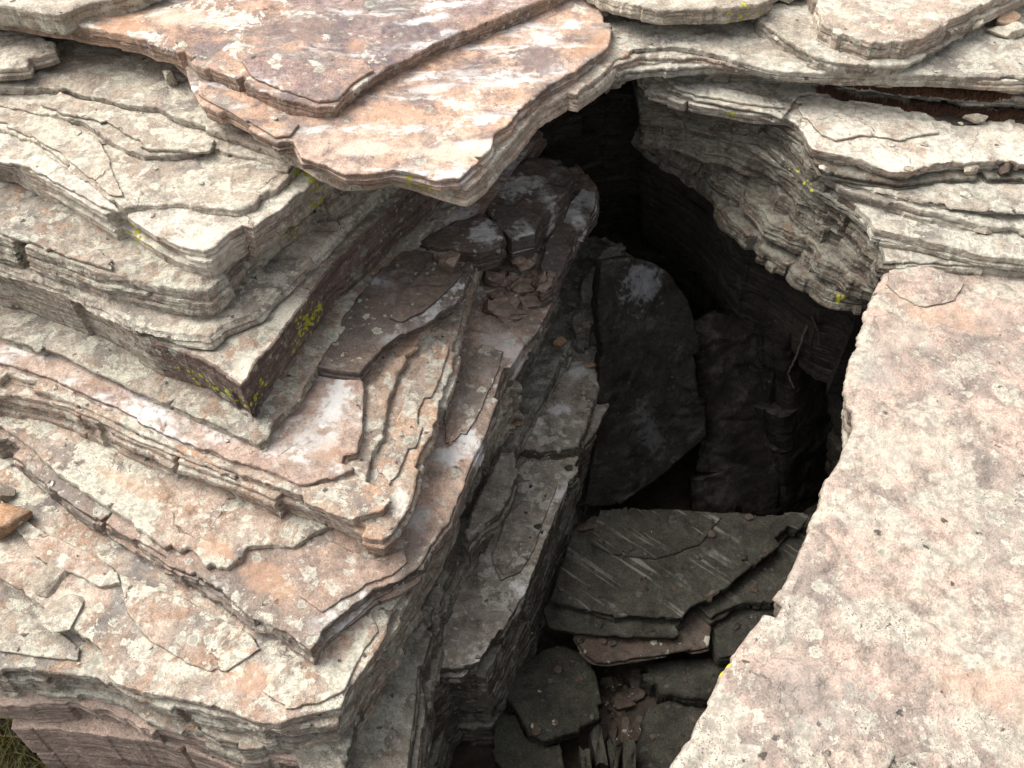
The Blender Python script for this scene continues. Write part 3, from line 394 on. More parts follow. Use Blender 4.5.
{"key":"S1","name":"rock_slab","mat":"brownstain","th":0.035,"lam":2,"O":[-0.2765,1.9229,-0.17],"poly":[[-0.211,-0.227,1],[-0.1519,-0.2406,1],[-0.1014,-0.2473,1],[-0.052,-0.1574,1],[0.0125,-0.0961,1],[0.0701,-0.0591,1],[0.1451,0.0443,1],[0.1497,0.068,1],[0.1741,0.1701,1],[0.1402,0.1911,1],[0.0752,0.2124,1],[-0.0017,0.2338,1],[-0.0858,0.1369,1],[-0.1632,-0.0291,1]],"label":"brown slab with a white stain beside the purple wall under the overhang","cat":"rock slab","spots":[[0.082,0.064,0.093,0.074,0.81,"chalk",0.85],[0.046,-0.002,0.079,0.037,0.69,"chalk",0.6],[-0.062,0.017,0.097,0.062,0.94,"brown",0.5]]},
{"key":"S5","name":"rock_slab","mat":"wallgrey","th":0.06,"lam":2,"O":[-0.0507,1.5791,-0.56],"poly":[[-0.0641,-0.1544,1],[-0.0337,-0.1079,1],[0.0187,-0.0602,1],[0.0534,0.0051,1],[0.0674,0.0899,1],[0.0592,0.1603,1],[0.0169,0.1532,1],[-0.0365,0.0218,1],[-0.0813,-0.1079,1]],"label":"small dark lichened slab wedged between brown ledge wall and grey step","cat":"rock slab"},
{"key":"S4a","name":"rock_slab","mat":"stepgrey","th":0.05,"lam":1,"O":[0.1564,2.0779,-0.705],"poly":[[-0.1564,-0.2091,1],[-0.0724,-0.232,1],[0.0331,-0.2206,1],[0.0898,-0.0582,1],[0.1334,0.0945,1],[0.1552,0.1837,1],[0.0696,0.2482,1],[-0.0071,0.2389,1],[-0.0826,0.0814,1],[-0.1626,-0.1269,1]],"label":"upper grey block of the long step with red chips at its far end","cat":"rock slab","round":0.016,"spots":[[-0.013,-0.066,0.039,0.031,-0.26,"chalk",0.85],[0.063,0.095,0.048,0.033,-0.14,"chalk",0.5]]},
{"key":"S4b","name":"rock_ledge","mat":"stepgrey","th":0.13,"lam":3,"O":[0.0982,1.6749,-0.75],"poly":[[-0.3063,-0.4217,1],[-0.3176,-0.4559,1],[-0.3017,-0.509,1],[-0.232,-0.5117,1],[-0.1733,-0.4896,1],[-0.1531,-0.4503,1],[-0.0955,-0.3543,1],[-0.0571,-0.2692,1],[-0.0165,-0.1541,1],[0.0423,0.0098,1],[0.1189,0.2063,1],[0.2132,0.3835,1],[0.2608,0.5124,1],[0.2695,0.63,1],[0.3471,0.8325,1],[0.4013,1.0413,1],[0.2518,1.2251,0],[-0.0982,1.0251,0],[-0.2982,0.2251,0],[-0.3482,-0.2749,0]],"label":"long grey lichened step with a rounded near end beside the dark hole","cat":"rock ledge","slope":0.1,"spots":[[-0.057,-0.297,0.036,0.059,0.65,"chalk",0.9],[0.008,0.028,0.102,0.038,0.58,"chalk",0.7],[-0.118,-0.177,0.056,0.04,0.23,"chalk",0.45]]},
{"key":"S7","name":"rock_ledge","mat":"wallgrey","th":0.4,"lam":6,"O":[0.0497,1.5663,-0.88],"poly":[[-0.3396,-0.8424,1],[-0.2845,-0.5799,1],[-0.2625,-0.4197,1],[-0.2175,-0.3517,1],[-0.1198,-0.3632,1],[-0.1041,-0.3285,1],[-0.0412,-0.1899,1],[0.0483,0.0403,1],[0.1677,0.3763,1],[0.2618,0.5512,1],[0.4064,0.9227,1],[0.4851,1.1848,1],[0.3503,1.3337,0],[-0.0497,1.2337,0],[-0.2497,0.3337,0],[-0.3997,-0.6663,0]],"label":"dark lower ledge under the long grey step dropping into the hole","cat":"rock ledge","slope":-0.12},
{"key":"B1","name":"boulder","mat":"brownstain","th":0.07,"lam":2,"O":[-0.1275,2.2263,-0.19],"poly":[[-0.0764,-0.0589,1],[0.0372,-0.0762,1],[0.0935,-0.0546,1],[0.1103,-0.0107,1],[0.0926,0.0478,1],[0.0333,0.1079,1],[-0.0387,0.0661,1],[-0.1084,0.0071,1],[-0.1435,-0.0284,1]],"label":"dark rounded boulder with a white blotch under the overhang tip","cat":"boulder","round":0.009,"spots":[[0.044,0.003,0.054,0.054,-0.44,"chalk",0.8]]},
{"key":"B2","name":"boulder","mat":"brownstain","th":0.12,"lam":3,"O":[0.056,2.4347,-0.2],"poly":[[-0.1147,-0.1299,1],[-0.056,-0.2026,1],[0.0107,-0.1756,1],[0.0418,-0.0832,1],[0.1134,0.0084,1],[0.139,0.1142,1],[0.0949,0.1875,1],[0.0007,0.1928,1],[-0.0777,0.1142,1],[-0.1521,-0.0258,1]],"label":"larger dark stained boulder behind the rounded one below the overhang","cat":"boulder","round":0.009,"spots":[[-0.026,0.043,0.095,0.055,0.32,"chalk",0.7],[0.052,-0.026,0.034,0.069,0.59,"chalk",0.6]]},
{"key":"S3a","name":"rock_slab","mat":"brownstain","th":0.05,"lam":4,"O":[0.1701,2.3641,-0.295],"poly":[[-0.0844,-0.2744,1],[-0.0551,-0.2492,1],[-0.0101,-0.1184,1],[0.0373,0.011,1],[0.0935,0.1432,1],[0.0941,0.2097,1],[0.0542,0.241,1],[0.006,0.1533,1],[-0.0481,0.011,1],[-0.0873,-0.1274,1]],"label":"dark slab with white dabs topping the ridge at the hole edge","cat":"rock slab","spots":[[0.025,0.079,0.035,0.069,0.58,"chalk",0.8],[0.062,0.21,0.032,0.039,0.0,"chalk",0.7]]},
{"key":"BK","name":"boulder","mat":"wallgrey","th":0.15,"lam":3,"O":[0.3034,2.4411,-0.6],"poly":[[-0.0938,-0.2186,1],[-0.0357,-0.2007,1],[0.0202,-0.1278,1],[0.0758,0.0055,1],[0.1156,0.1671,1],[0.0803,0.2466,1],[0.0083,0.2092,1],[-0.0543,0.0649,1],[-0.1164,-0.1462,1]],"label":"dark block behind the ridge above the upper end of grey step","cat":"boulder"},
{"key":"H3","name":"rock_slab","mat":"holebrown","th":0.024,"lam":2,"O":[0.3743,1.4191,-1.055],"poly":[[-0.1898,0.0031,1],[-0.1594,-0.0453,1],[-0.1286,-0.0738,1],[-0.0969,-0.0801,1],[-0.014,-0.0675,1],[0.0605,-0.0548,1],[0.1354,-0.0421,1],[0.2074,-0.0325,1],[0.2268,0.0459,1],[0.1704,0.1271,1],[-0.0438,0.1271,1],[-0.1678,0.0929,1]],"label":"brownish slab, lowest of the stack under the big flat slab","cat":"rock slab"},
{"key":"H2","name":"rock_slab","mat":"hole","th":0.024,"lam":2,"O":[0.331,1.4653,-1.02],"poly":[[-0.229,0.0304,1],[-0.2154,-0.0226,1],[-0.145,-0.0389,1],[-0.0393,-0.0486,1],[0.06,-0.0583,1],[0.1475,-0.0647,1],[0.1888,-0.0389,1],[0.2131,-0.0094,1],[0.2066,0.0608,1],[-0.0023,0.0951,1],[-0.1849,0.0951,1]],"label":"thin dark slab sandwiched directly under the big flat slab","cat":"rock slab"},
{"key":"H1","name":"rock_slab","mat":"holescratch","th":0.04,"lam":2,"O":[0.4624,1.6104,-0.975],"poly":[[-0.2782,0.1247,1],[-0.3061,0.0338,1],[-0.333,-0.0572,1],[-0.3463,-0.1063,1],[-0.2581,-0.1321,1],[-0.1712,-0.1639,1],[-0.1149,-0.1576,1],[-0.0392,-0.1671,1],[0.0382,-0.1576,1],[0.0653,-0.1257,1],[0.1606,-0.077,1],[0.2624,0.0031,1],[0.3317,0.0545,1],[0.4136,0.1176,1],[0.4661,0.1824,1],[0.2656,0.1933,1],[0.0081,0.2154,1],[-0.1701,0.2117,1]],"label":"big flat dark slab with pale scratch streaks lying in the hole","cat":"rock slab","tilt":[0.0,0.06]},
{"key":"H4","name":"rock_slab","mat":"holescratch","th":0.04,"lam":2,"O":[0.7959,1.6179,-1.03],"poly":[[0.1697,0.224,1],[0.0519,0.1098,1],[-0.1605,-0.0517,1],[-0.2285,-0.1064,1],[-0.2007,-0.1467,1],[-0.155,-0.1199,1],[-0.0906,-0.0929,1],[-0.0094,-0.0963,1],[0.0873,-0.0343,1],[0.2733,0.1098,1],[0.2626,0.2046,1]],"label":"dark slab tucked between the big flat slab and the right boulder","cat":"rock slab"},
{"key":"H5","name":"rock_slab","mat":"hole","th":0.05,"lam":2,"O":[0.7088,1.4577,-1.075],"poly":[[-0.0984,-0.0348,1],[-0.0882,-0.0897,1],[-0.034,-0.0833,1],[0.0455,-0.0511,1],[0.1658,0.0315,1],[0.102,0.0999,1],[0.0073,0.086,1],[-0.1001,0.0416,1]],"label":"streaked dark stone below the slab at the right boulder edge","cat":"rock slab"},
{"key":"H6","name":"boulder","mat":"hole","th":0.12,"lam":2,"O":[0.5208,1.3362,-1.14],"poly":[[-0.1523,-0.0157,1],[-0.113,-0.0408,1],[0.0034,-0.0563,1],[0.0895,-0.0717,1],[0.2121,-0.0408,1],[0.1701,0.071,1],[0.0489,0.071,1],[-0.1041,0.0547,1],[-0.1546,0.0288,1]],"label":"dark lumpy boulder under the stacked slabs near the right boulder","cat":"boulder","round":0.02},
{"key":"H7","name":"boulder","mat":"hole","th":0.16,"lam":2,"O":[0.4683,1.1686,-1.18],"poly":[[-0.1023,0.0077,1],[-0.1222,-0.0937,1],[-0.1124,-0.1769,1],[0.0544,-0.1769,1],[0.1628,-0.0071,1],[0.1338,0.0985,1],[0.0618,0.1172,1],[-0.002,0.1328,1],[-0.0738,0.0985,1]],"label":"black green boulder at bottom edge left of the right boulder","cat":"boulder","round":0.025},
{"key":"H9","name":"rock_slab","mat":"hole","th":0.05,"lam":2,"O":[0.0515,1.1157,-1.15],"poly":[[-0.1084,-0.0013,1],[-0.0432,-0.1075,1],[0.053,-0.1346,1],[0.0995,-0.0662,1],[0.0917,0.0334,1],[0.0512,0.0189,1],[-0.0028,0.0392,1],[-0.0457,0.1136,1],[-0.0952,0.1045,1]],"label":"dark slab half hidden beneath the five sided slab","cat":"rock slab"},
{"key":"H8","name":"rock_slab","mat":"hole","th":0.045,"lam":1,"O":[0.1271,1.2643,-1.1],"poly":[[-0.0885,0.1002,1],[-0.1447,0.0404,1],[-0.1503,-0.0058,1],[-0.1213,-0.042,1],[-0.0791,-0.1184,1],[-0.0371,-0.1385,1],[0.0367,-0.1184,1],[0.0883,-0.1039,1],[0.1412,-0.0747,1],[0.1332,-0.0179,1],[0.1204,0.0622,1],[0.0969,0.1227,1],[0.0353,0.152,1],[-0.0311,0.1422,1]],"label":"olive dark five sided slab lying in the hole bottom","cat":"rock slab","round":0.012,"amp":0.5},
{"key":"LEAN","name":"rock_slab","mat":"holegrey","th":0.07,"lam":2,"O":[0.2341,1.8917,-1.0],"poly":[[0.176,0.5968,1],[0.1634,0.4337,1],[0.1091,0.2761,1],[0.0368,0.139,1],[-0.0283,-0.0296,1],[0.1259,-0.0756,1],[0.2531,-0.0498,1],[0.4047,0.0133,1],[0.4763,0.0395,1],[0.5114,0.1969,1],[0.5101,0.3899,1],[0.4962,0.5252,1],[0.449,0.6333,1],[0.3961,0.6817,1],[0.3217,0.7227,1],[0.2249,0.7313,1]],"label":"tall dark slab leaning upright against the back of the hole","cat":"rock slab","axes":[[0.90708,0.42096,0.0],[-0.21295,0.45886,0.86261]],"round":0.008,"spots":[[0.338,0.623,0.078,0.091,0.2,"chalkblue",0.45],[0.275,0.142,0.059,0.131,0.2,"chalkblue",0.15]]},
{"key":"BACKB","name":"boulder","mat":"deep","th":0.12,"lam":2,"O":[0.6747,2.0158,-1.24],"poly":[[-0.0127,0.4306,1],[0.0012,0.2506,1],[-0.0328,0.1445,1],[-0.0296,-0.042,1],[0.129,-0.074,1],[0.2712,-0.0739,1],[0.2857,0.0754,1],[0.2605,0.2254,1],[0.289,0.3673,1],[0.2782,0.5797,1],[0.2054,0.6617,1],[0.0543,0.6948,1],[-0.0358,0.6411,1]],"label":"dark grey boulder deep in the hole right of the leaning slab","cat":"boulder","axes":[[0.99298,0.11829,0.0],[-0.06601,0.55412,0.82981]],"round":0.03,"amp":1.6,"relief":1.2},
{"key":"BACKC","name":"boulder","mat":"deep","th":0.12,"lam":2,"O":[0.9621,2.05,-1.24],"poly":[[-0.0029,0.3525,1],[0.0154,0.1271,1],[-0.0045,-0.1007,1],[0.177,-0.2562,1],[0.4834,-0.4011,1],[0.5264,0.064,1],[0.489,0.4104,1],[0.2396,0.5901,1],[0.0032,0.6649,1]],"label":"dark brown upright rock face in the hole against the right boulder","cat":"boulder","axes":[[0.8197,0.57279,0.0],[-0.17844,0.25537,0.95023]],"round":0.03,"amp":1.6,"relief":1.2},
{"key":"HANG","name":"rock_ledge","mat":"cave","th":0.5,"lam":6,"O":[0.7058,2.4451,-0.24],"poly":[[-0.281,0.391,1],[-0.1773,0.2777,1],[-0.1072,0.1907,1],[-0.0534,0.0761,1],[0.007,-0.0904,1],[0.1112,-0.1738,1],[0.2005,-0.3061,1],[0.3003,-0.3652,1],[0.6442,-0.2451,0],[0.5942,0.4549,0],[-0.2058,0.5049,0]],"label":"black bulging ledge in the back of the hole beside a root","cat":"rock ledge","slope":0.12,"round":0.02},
{"key":"R0","name":"boulder","mat":"slabright","th":0.3,"lam":5,"O":[0.573,1.157,0],"poly":[[0.7179,0.7595,1],[0.6135,0.7405,1],[0.5257,0.7405,1],[0.4734,0.7329,1],[0.3545,0.7179,1],[0.3099,0.6372,1],[0.2736,0.5669,1],[0.2311,0.4663,1],[0.192,0.3961,1],[0.1741,0.3468,1],[0.1603,0.3049,1],[0.1561,0.2467,1],[0.1468,0.1961,1],[0.1109,0.1205,1],[0.0608,0.0408,1],[0.0201,-0.0301,1],[-0.0101,-0.0933,1],[-0.0537,-0.1712,1],[-0.095,-0.2347,1],[-0.1518,-0.3013,1],[-0.1897,-0.3383,1],[-0.2195,-0.3872,1],[-0.2677,-0.4677,1],[-0.3114,-0.527,1],[-0.3878,-0.6555,1],[-0.5034,-0.8339,1],[-0.223,-1.057,0],[1.427,-1.257,0],[1.827,0.743,0],[1.4108,0.8022,0]],"label":"huge pale pink lichened boulder filling the lower right corner","cat":"boulder","slope":0.25,"round":0.014,"amp":0.8,"relief":1.4,"spots":[[-0.073,-0.409,0.114,0.088,0.48,"grey",0.38],[0.257,0.365,0.062,0.063,0.0,"grey",0.4],[0.112,0.115,0.047,0.047,0.0,"grey",0.25],[0.439,0.567,0.168,0.055,-0.55,"rust",0.35],[0.255,0.142,0.092,0.056,-0.13,"cream",0.2],[0.262,-0.391,0.102,0.056,-0.23,"rust",0.3],[-0.084,-0.171,0.066,0.052,0.32,"cream",0.25],[0.345,0.483,0.07,0.059,0.0,"cream",0.2],[0.311,-0.295,0.045,0.052,0.0,"grey",0.25]]},
{"key":"F9","name":"rock_slab","mat":"cream","th":0.04,"lam":1,"O":[0.4845,2.5387,0.37],"poly":[[-0.3516,0.1559,1],[-0.2497,0.0066,1],[-0.1744,-0.0533,1],[-0.093,-0.0799,1],[0.0068,-0.0746,1],[0.0703,-0.0693,1],[0.1601,-0.0479,1],[0.2358,0.0066,1],[0.3958,0.1559,1],[0.4155,0.7613,0],[-0.3845,0.7613,0]],"label":"pale slab edge at the top middle right of the pink slab","cat":"rock slab"},
{"key":"F8b","name":"rock_slab","mat":"ledgepink","th":0.055,"lam":2,"O":[1.01,2.4596,0.37],"poly":[[-0.1969,0.1763,1],[-0.2075,0.0312,1],[-0.2068,-0.053,1],[-0.1652,-0.1089,1],[-0.1038,-0.1485,1],[-0.0184,-0.1386,1],[0.0874,-0.0684,1],[0.3042,0.0748,1],[0.5069,0.235,1],[0.59,0.7404,0],[-0.21,0.7404,0]],"label":"upper layer of the squared pale block at top right","cat":"rock slab"},
{"key":"F8a","name":"rock_slab","mat":"ledge","th":0.055,"lam":3,"O":[0.9241,2.466,0.315],"poly":[[-0.2704,0.2237,1],[-0.2709,0.0985,1],[-0.2663,0.044,1],[-0.2085,-0.0504,1],[-0.157,-0.1208,1],[-0.1098,-0.1648,1],[-0.0293,-0.1792,1],[0.0785,-0.1648,1],[0.1862,-0.091,1],[0.4077,0.1095,1],[0.6399,0.2953,1],[0.7759,0.834,0],[-0.3241,0.834,0]],"label":"lower layer of the squared pale block at top right","cat":"rock slab"},
{"key":"F7","name":"rock_ledge","mat":"ledge","th":0.03,"lam":2,"O":[0.7882,2.357,0.25],"poly":[[-0.5573,-0.0085,1],[-0.5119,0.0013,1],[-0.4682,0.0211,1],[-0.3348,0.0311,1],[-0.2232,0.0512,1],[-0.1704,0.0311,1],[-0.0953,0.0211,1],[0.0338,0.0063,1],[0.2028,-0.0134,1],[0.3653,-0.0134,1],[0.5148,-0.0521,1],[1.2445,-0.0759,1],[1.7118,1.043,0],[-0.4382,1.043,0]],"label":"pale ledge just below the squared block at top right","cat":"rock ledge"},
{"key":"F6","name":"rock_sheet","mat":"ledge","th":0.035,"lam":2,"O":[0.708,2.3552,0.285],"poly":[[-0.5059,-0.0171,1],[-0.4038,0.0629,1],[-0.3144,0.0834,1],[-0.21,0.068,1],[-0.1508,0.0375,1],[-0.088,0.0026,1],[-0.016,-0.0317,1],[0.1089,-0.0511,1],[0.2863,-0.0607,1],[1.2937,-0.0939,1],[1.792,1.0448,0],[-0.358,1.0448,0]],"label":"thin grey sheet between the squared block and the pale ledge below it","cat":"rock sheet"},
{"key":"F2b","name":"rock_sheet","mat":"ledge","th":0.02,"lam":2,"O":[0.9433,2.0696,0.038],"poly":[[-0.5701,0.4096,1],[-0.4223,0.3743,1],[-0.2595,0.2909,1],[-0.1673,0.147,1],[-0.1421,0.0722,1],[-0.0799,-0.004,1],[-0.0378,-0.0773,1],[-0.0259,-0.1324,1],[0.0596,-0.1593,1],[0.1427,-0.1897,1],[0.2452,-0.2158,1],[0.3063,-0.2306,1],[0.9511,-0.2849,1],[1.5567,1.3304,0],[-0.5933,1.3304,0]],"label":"very thin sheet peeking out under the lowest thin pale ledge","cat":"rock sheet","smat":"cliff","smx2":0.92},
{"key":"F6b","name":"rock_sheet","mat":"ledgepink","th":0.022,"lam":2,"O":[0.8422,2.3309,0.268],"poly":[[-0.6297,-0.0126,1],[-0.5029,0.0764,1],[-0.3432,0.0815,1],[-0.268,0.0513,1],[-0.146,-0.0029,1],[0.0303,-0.0271,1],[0.2613,-0.0318,1],[0.4338,-0.0556,1],[1.1644,-0.0791,1],[1.6578,1.0691,0],[-0.4922,1.0691,0]],"label":"second thin grey sheet directly above the pale ledge at top right","cat":"rock sheet"},
{"key":"F3b","name":"rock_sheet","mat":"ledge","th":0.02,"lam":2,"O":[0.9275,2.1463,0.102],"poly":[[-0.5668,0.3243,1],[-0.4168,0.2838,1],[-0.2552,0.2149,1],[-0.1806,0.1296,1],[-0.1451,0.0125,1],[-0.1159,-0.0221,1],[-0.0625,-0.0604,1],[0.0261,-0.1143,1],[0.1293,-0.1508,1],[0.244,-0.1826,1],[0.3541,-0.1865,1],[0.9893,-0.2484,1],[1.5725,1.2537,0],[-0.5775,1.2537,0]],"label":"thin broken sheet in front of the slot under the scalloped slab","cat":"rock sheet","smat":"cliff","smx2":0.8},
{"key":"F5","name":"rock_ledge","mat":"ledge","th":0.033,"lam":2,"O":[0.9143,2.3733,0.203],"poly":[[-0.6645,0.0139,1],[-0.567,0.054,1],[-0.403,0.0642,1],[-0.2398,0.0642,1],[-0.1465,0.054,1],[-0.0721,0.0339,1],[0.0304,-0.0009,1],[0.1974,-0.0351,1],[0.3013,-0.0591,1],[0.4325,-0.0687,1],[1.1312,-0.1203,1],[1.5857,1.0267,0],[-0.5643,1.0267,0]],"label":"pale ledge with brown moss along its foot at upper right","cat":"rock ledge","slope":0.4},
{"key":"F5b","name":"rock_ledge","mat":"ledge","th":0.03,"lam":3,"O":[0.7783,2.3707,0.175],"poly":[[-0.4252,0.0933,1],[-0.3595,0.0882,1],[-0.3533,0.0426,1],[-0.2846,0.0029,1],[-0.2112,-0.0312,1],[-0.1277,-0.0599,1],[-0.0673,-0.0929,1],[-0.0373,-0.0456,1],[0.0006,0.0128,1],[0.1415,0.0376,1],[0.4019,-0.002,1],[1.322,-0.0456,1],[1.7217,1.0293,0],[-0.4283,1.0293,0]],"label":"thin pale crumbling ledge along the top of the shaded cliff","cat":"rock ledge","slope":0.3},
{"key":"F4","name":"rock_ledge","mat":"palest","th":0.035,"lam":2,"O":[0.9264,2.1767,0.155],"poly":[[-0.5738,0.2592,1],[-0.4185,0.1799,1],[-0.2732,0.1272,1],[-0.1968,0.1225,1],[-0.1755,0.0805,1],[-0.166,0.0484,1],[-0.1594,-0.023,1],[-0.1112,-0.0491,1],[-0.0515,-0.0663,1],[0.0193,-0.1169,1],[0.0696,-0.1253,1],[0.129,-0.0918,1],[0.2084,-0.0706,1],[0.2934,-0.0663,1],[0.3676,-0.0791,1],[1.0384,-0.1294,1],[1.5736,1.2233,0],[-0.5764,1.2233,0]],"label":"large bright cream slab with scalloped front edge right of the cliff","cat":"rock ledge","slope":0.3},
{"key":"F4b","name":"rock_sheet","mat":"cliff","th":0.035,"lam":3,"O":[0.8409,2.2283,0.12],"poly":[[-0.4836,0.2237,1],[-0.3937,0.2287,1],[-0.3337,0.1935,1],[-0.2576,0.1637,1],[-0.1724,0.1295,1],[-0.1112,0.0912,1],[-0.0788,0.0075,1],[-0.0623,-0.0685,1],[-0.0574,-0.1203,1],[0.0422,-0.1541,1],[0.1372,-0.1791,1],[0.2452,-0.1541,1],[0.4002,-0.1457,1],[1.126,-0.2159,1],[1.6591,1.1717,0],[-0.4909,1.1717,0]],"label":"recessed crumbly layer in the slot under the scalloped cream slab","cat":"rock sheet","slope":0.2},
{"key":"F3","name":"rock_ledge","mat":"ledge","th":0.03,"lam":2,"O":[0.8891,2.1678,0.085],"poly":[[-0.5263,0.3094,1],[-0.4356,0.3094,1],[-0.3753,0.2689,1],[-0.2989,0.2341,1],[-0.2134,0.1951,1],[-0.1532,0.1473,1],[-0.122,0.0549,1],[-0.1043,-0.029,1],[-0.0284,-0.0969,1],[0.0656,-0.1504,1],[0.1578,-0.1905,1],[0.2679,-0.2375,1],[0.3506,-0.2336,1],[0.4066,-0.2568,1],[1.0088,-0.3244,1],[1.6109,1.2322,0],[-0.5391,1.2322,0]],"label":"pale ledge with dark gap below, second under the scalloped slab","cat":"rock ledge","smat":"cliff","smx2":0.8},
{"key":"F2","name":"rock_ledge","mat":"ledge","th":0.035,"lam":2,"O":[0.8733,2.1323,0.058],"poly":[[-0.502,0.3465,1],[-0.4163,0.3465,1],[-0.3556,0.3061,1],[-0.2785,0.2714,1],[-0.1932,0.2276,1],[-0.1333,0.1753,1],[-0.1017,0.0835,1],[-0.0803,0.0173,1],[-0.0148,-0.0551,1],[0.0303,-0.1369,1],[0.0314,-0.1843,1],[0.1244,-0.2191,1],[0.207,-0.2495,1],[0.3065,-0.2831,1],[0.3671,-0.2978,1],[1.009,-0.3485,1],[1.6267,1.2677,0],[-0.5233,1.2677,0]],"label":"lowest thin pale ledge overlooking the pink boulder","cat":"rock ledge","smat":"cliff","smx2":0.88},
{"key":"F1","name":"rock_ledge","mat":"ledge","th":0.04,"lam":2,"O":[0.904,2.0931,0.02],"poly":[[-0.5217,0.4035,1],[-0.3933,0.3629,1],[-0.2486,0.2792,1],[-0.1457,0.1527,1],[-0.0983,0.0509,1],[-0.0346,-0.0211,1],[0.0078,-0.0946,1],[0.0268,-0.1421,1],[0.0178,-0.2186,1],[0.1318,-0.2186,1],[0.2633,-0.2335,1],[0.9946,-0.3206,1],[1.596,1.3069,0],[-0.554,1.3069,0]],"label":"grey ledge meeting the far edge of the pink boulder","cat":"rock ledge","smat":"cliff","smx2":0.95},
{"key":"C0","name":"cliff_layer","mat":"cliff","th":0.06,"lam":2,"O":[0.713,2.2403,-0.005],"poly":[[-0.3436,0.2655,1],[-0.3069,0.2531,1],[-0.281,0.2451,1],[-0.229,0.2403,1],[-0.199,0.2143,1],[-0.1729,0.197,1],[-0.1501,0.1741,1],[-0.1189,0.1727,1],[-0.0762,0.1489,1],[-0.0476,0.1142,1],[-0.0298,0.1019,1],[0.0045,0.0809,1],[0.0328,0.038,1],[0.0469,0.0213,1],[0.0607,-0.0221,1],[0.0764,-0.0564,1],[0.1052,-0.0704,1],[0.1166,-0.1131,1],[0.1454,-0.1365,1],[0.1653,-0.1603,1],[0.177,-0.2,1],[0.1934,-0.2328,1],[0.1982,-0.2688,1],[0.2193,-0.3091,1],[0.2035,-0.3308,1],[0.2097,-0.3672,1],[0.637,-0.2403,0],[1.187,-0.0403,0],[1.487,0.9597,0],[-0.113,0.9597,0]],"label":"topmost rough layer of the shaded cliff under the pale ledges","cat":"rock layer","slope":-0.2,"amp":1.0},
{"key":"C1","name":"cliff_layer","mat":"cliff","th":0.06,"lam":2,"O":[0.7086,2.2796,-0.055],"poly":[[-0.31,0.321,1],[-0.2696,0.2971,1],[-0.2536,0.2766,1],[-0.2199,0.2576,1],[-0.1955,0.2485,1],[-0.166,0.2223,1],[-0.1231,0.1898,1],[-0.1147,0.1679,1],[-0.0736,0.1503,1],[-0.0597,0.1178,1],[-0.0359,0.0939,1],[-0.0183,0.0689,1],[0.0211,0.0443,1],[0.0348,0.0116,1],[0.0335,-0.0379,1],[0.0708,-0.0612,1],[0.0774,-0.0903,1],[0.1039,-0.1228,1],[0.1228,-0.1621,1],[0.1465,-0.1937,1],[0.1621,-0.2088,1],[0.1781,-0.2627,1],[0.191,-0.2908,1],[0.2213,-0.3192,1],[0.2239,-0.3503,1],[0.2527,-0.368,1],[0.6414,-0.2796,0],[1.1914,-0.0796,0],[1.4914,0.9204,0],[-0.1086,0.9204,0]],"label":"second layer of the shaded cliff, lichened and reddish","cat":"rock layer","slope":-0.2,"amp":1.0},
{"key":"C2","name":"cliff_layer","mat":"cliff","th":0.055,"lam":2,"O":[0.6768,2.2841,-0.105],"poly":[[-0.293,0.356,1],[-0.2711,0.3318,1],[-0.2321,0.3048,1],[-0.2208,0.2856,1],[-0.1882,0.2722,1],[-0.1614,0.2369,1],[-0.1177,0.2091,1],[-0.0889,0.1816,1],[-0.0827,0.1497,1],[-0.0647,0.1196,1],[-0.0379,0.0992,1],[-0.0081,0.0567,1],[-0.0088,0.0175,1],[0.0107,-0.0189,1],[0.0236,-0.041,1],[0.0381,-0.0943,1],[0.0743,-0.1172,1],[0.0993,-0.1502,1],[0.1277,-0.167,1],[0.1456,-0.1958,1],[0.1536,-0.2459,1],[0.1667,-0.2615,1],[0.2051,-0.2908,1],[0.2128,-0.3276,1],[0.2467,-0.3456,1],[0.2712,-0.3649,1],[0.6732,-0.2841,0],[1.2232,-0.0841,0],[1.5232,0.9159,0],[-0.0768,0.9159,0]],"label":"third layer of the shaded cliff with an overhanging lip","cat":"rock layer","slope":-0.2,"amp":1.0},
{"key":"C3","name":"cliff_layer","mat":"cliff","th":0.045,"lam":2,"O":[0.6863,2.3167,-0.15],"poly":[[-0.2688,0.4049,1],[-0.2549,0.3787,1],[-0.2174,0.3287,1],[-0.1946,0.3168,1],[-0.1753,0.2679,1],[-0.1412,0.2424,1],[-0.1107,0.2268,1],[-0.1089,0.1834,1],[-0.0761,0.1585,1],[-0.0534,0.1327,1],[-0.0453,0.0784,1],[-0.0158,0.0419,1],[-0.0028,0.0074,1],[0.0087,-0.0154,1],[0.0223,-0.0586,1],[0.0388,-0.1027,1],[0.0532,-0.1351,1],[0.0829,-0.1546,1],[0.1076,-0.1797,1],[0.1181,-0.2218,1],[0.1431,-0.2495,1],[0.1701,-0.2795,1],[0.1807,-0.3143,1],[0.2194,-0.3404,1],[0.2348,-0.345,1],[0.2853,-0.372,1],[0.6637,-0.3167,0],[1.2137,-0.1167,0],[1.5137,0.8833,0],[-0.0863,0.8833,0]],"label":"rounded grey layer low on the shaded cliff","cat":"rock layer","slope":-0.2,"amp":1.0},
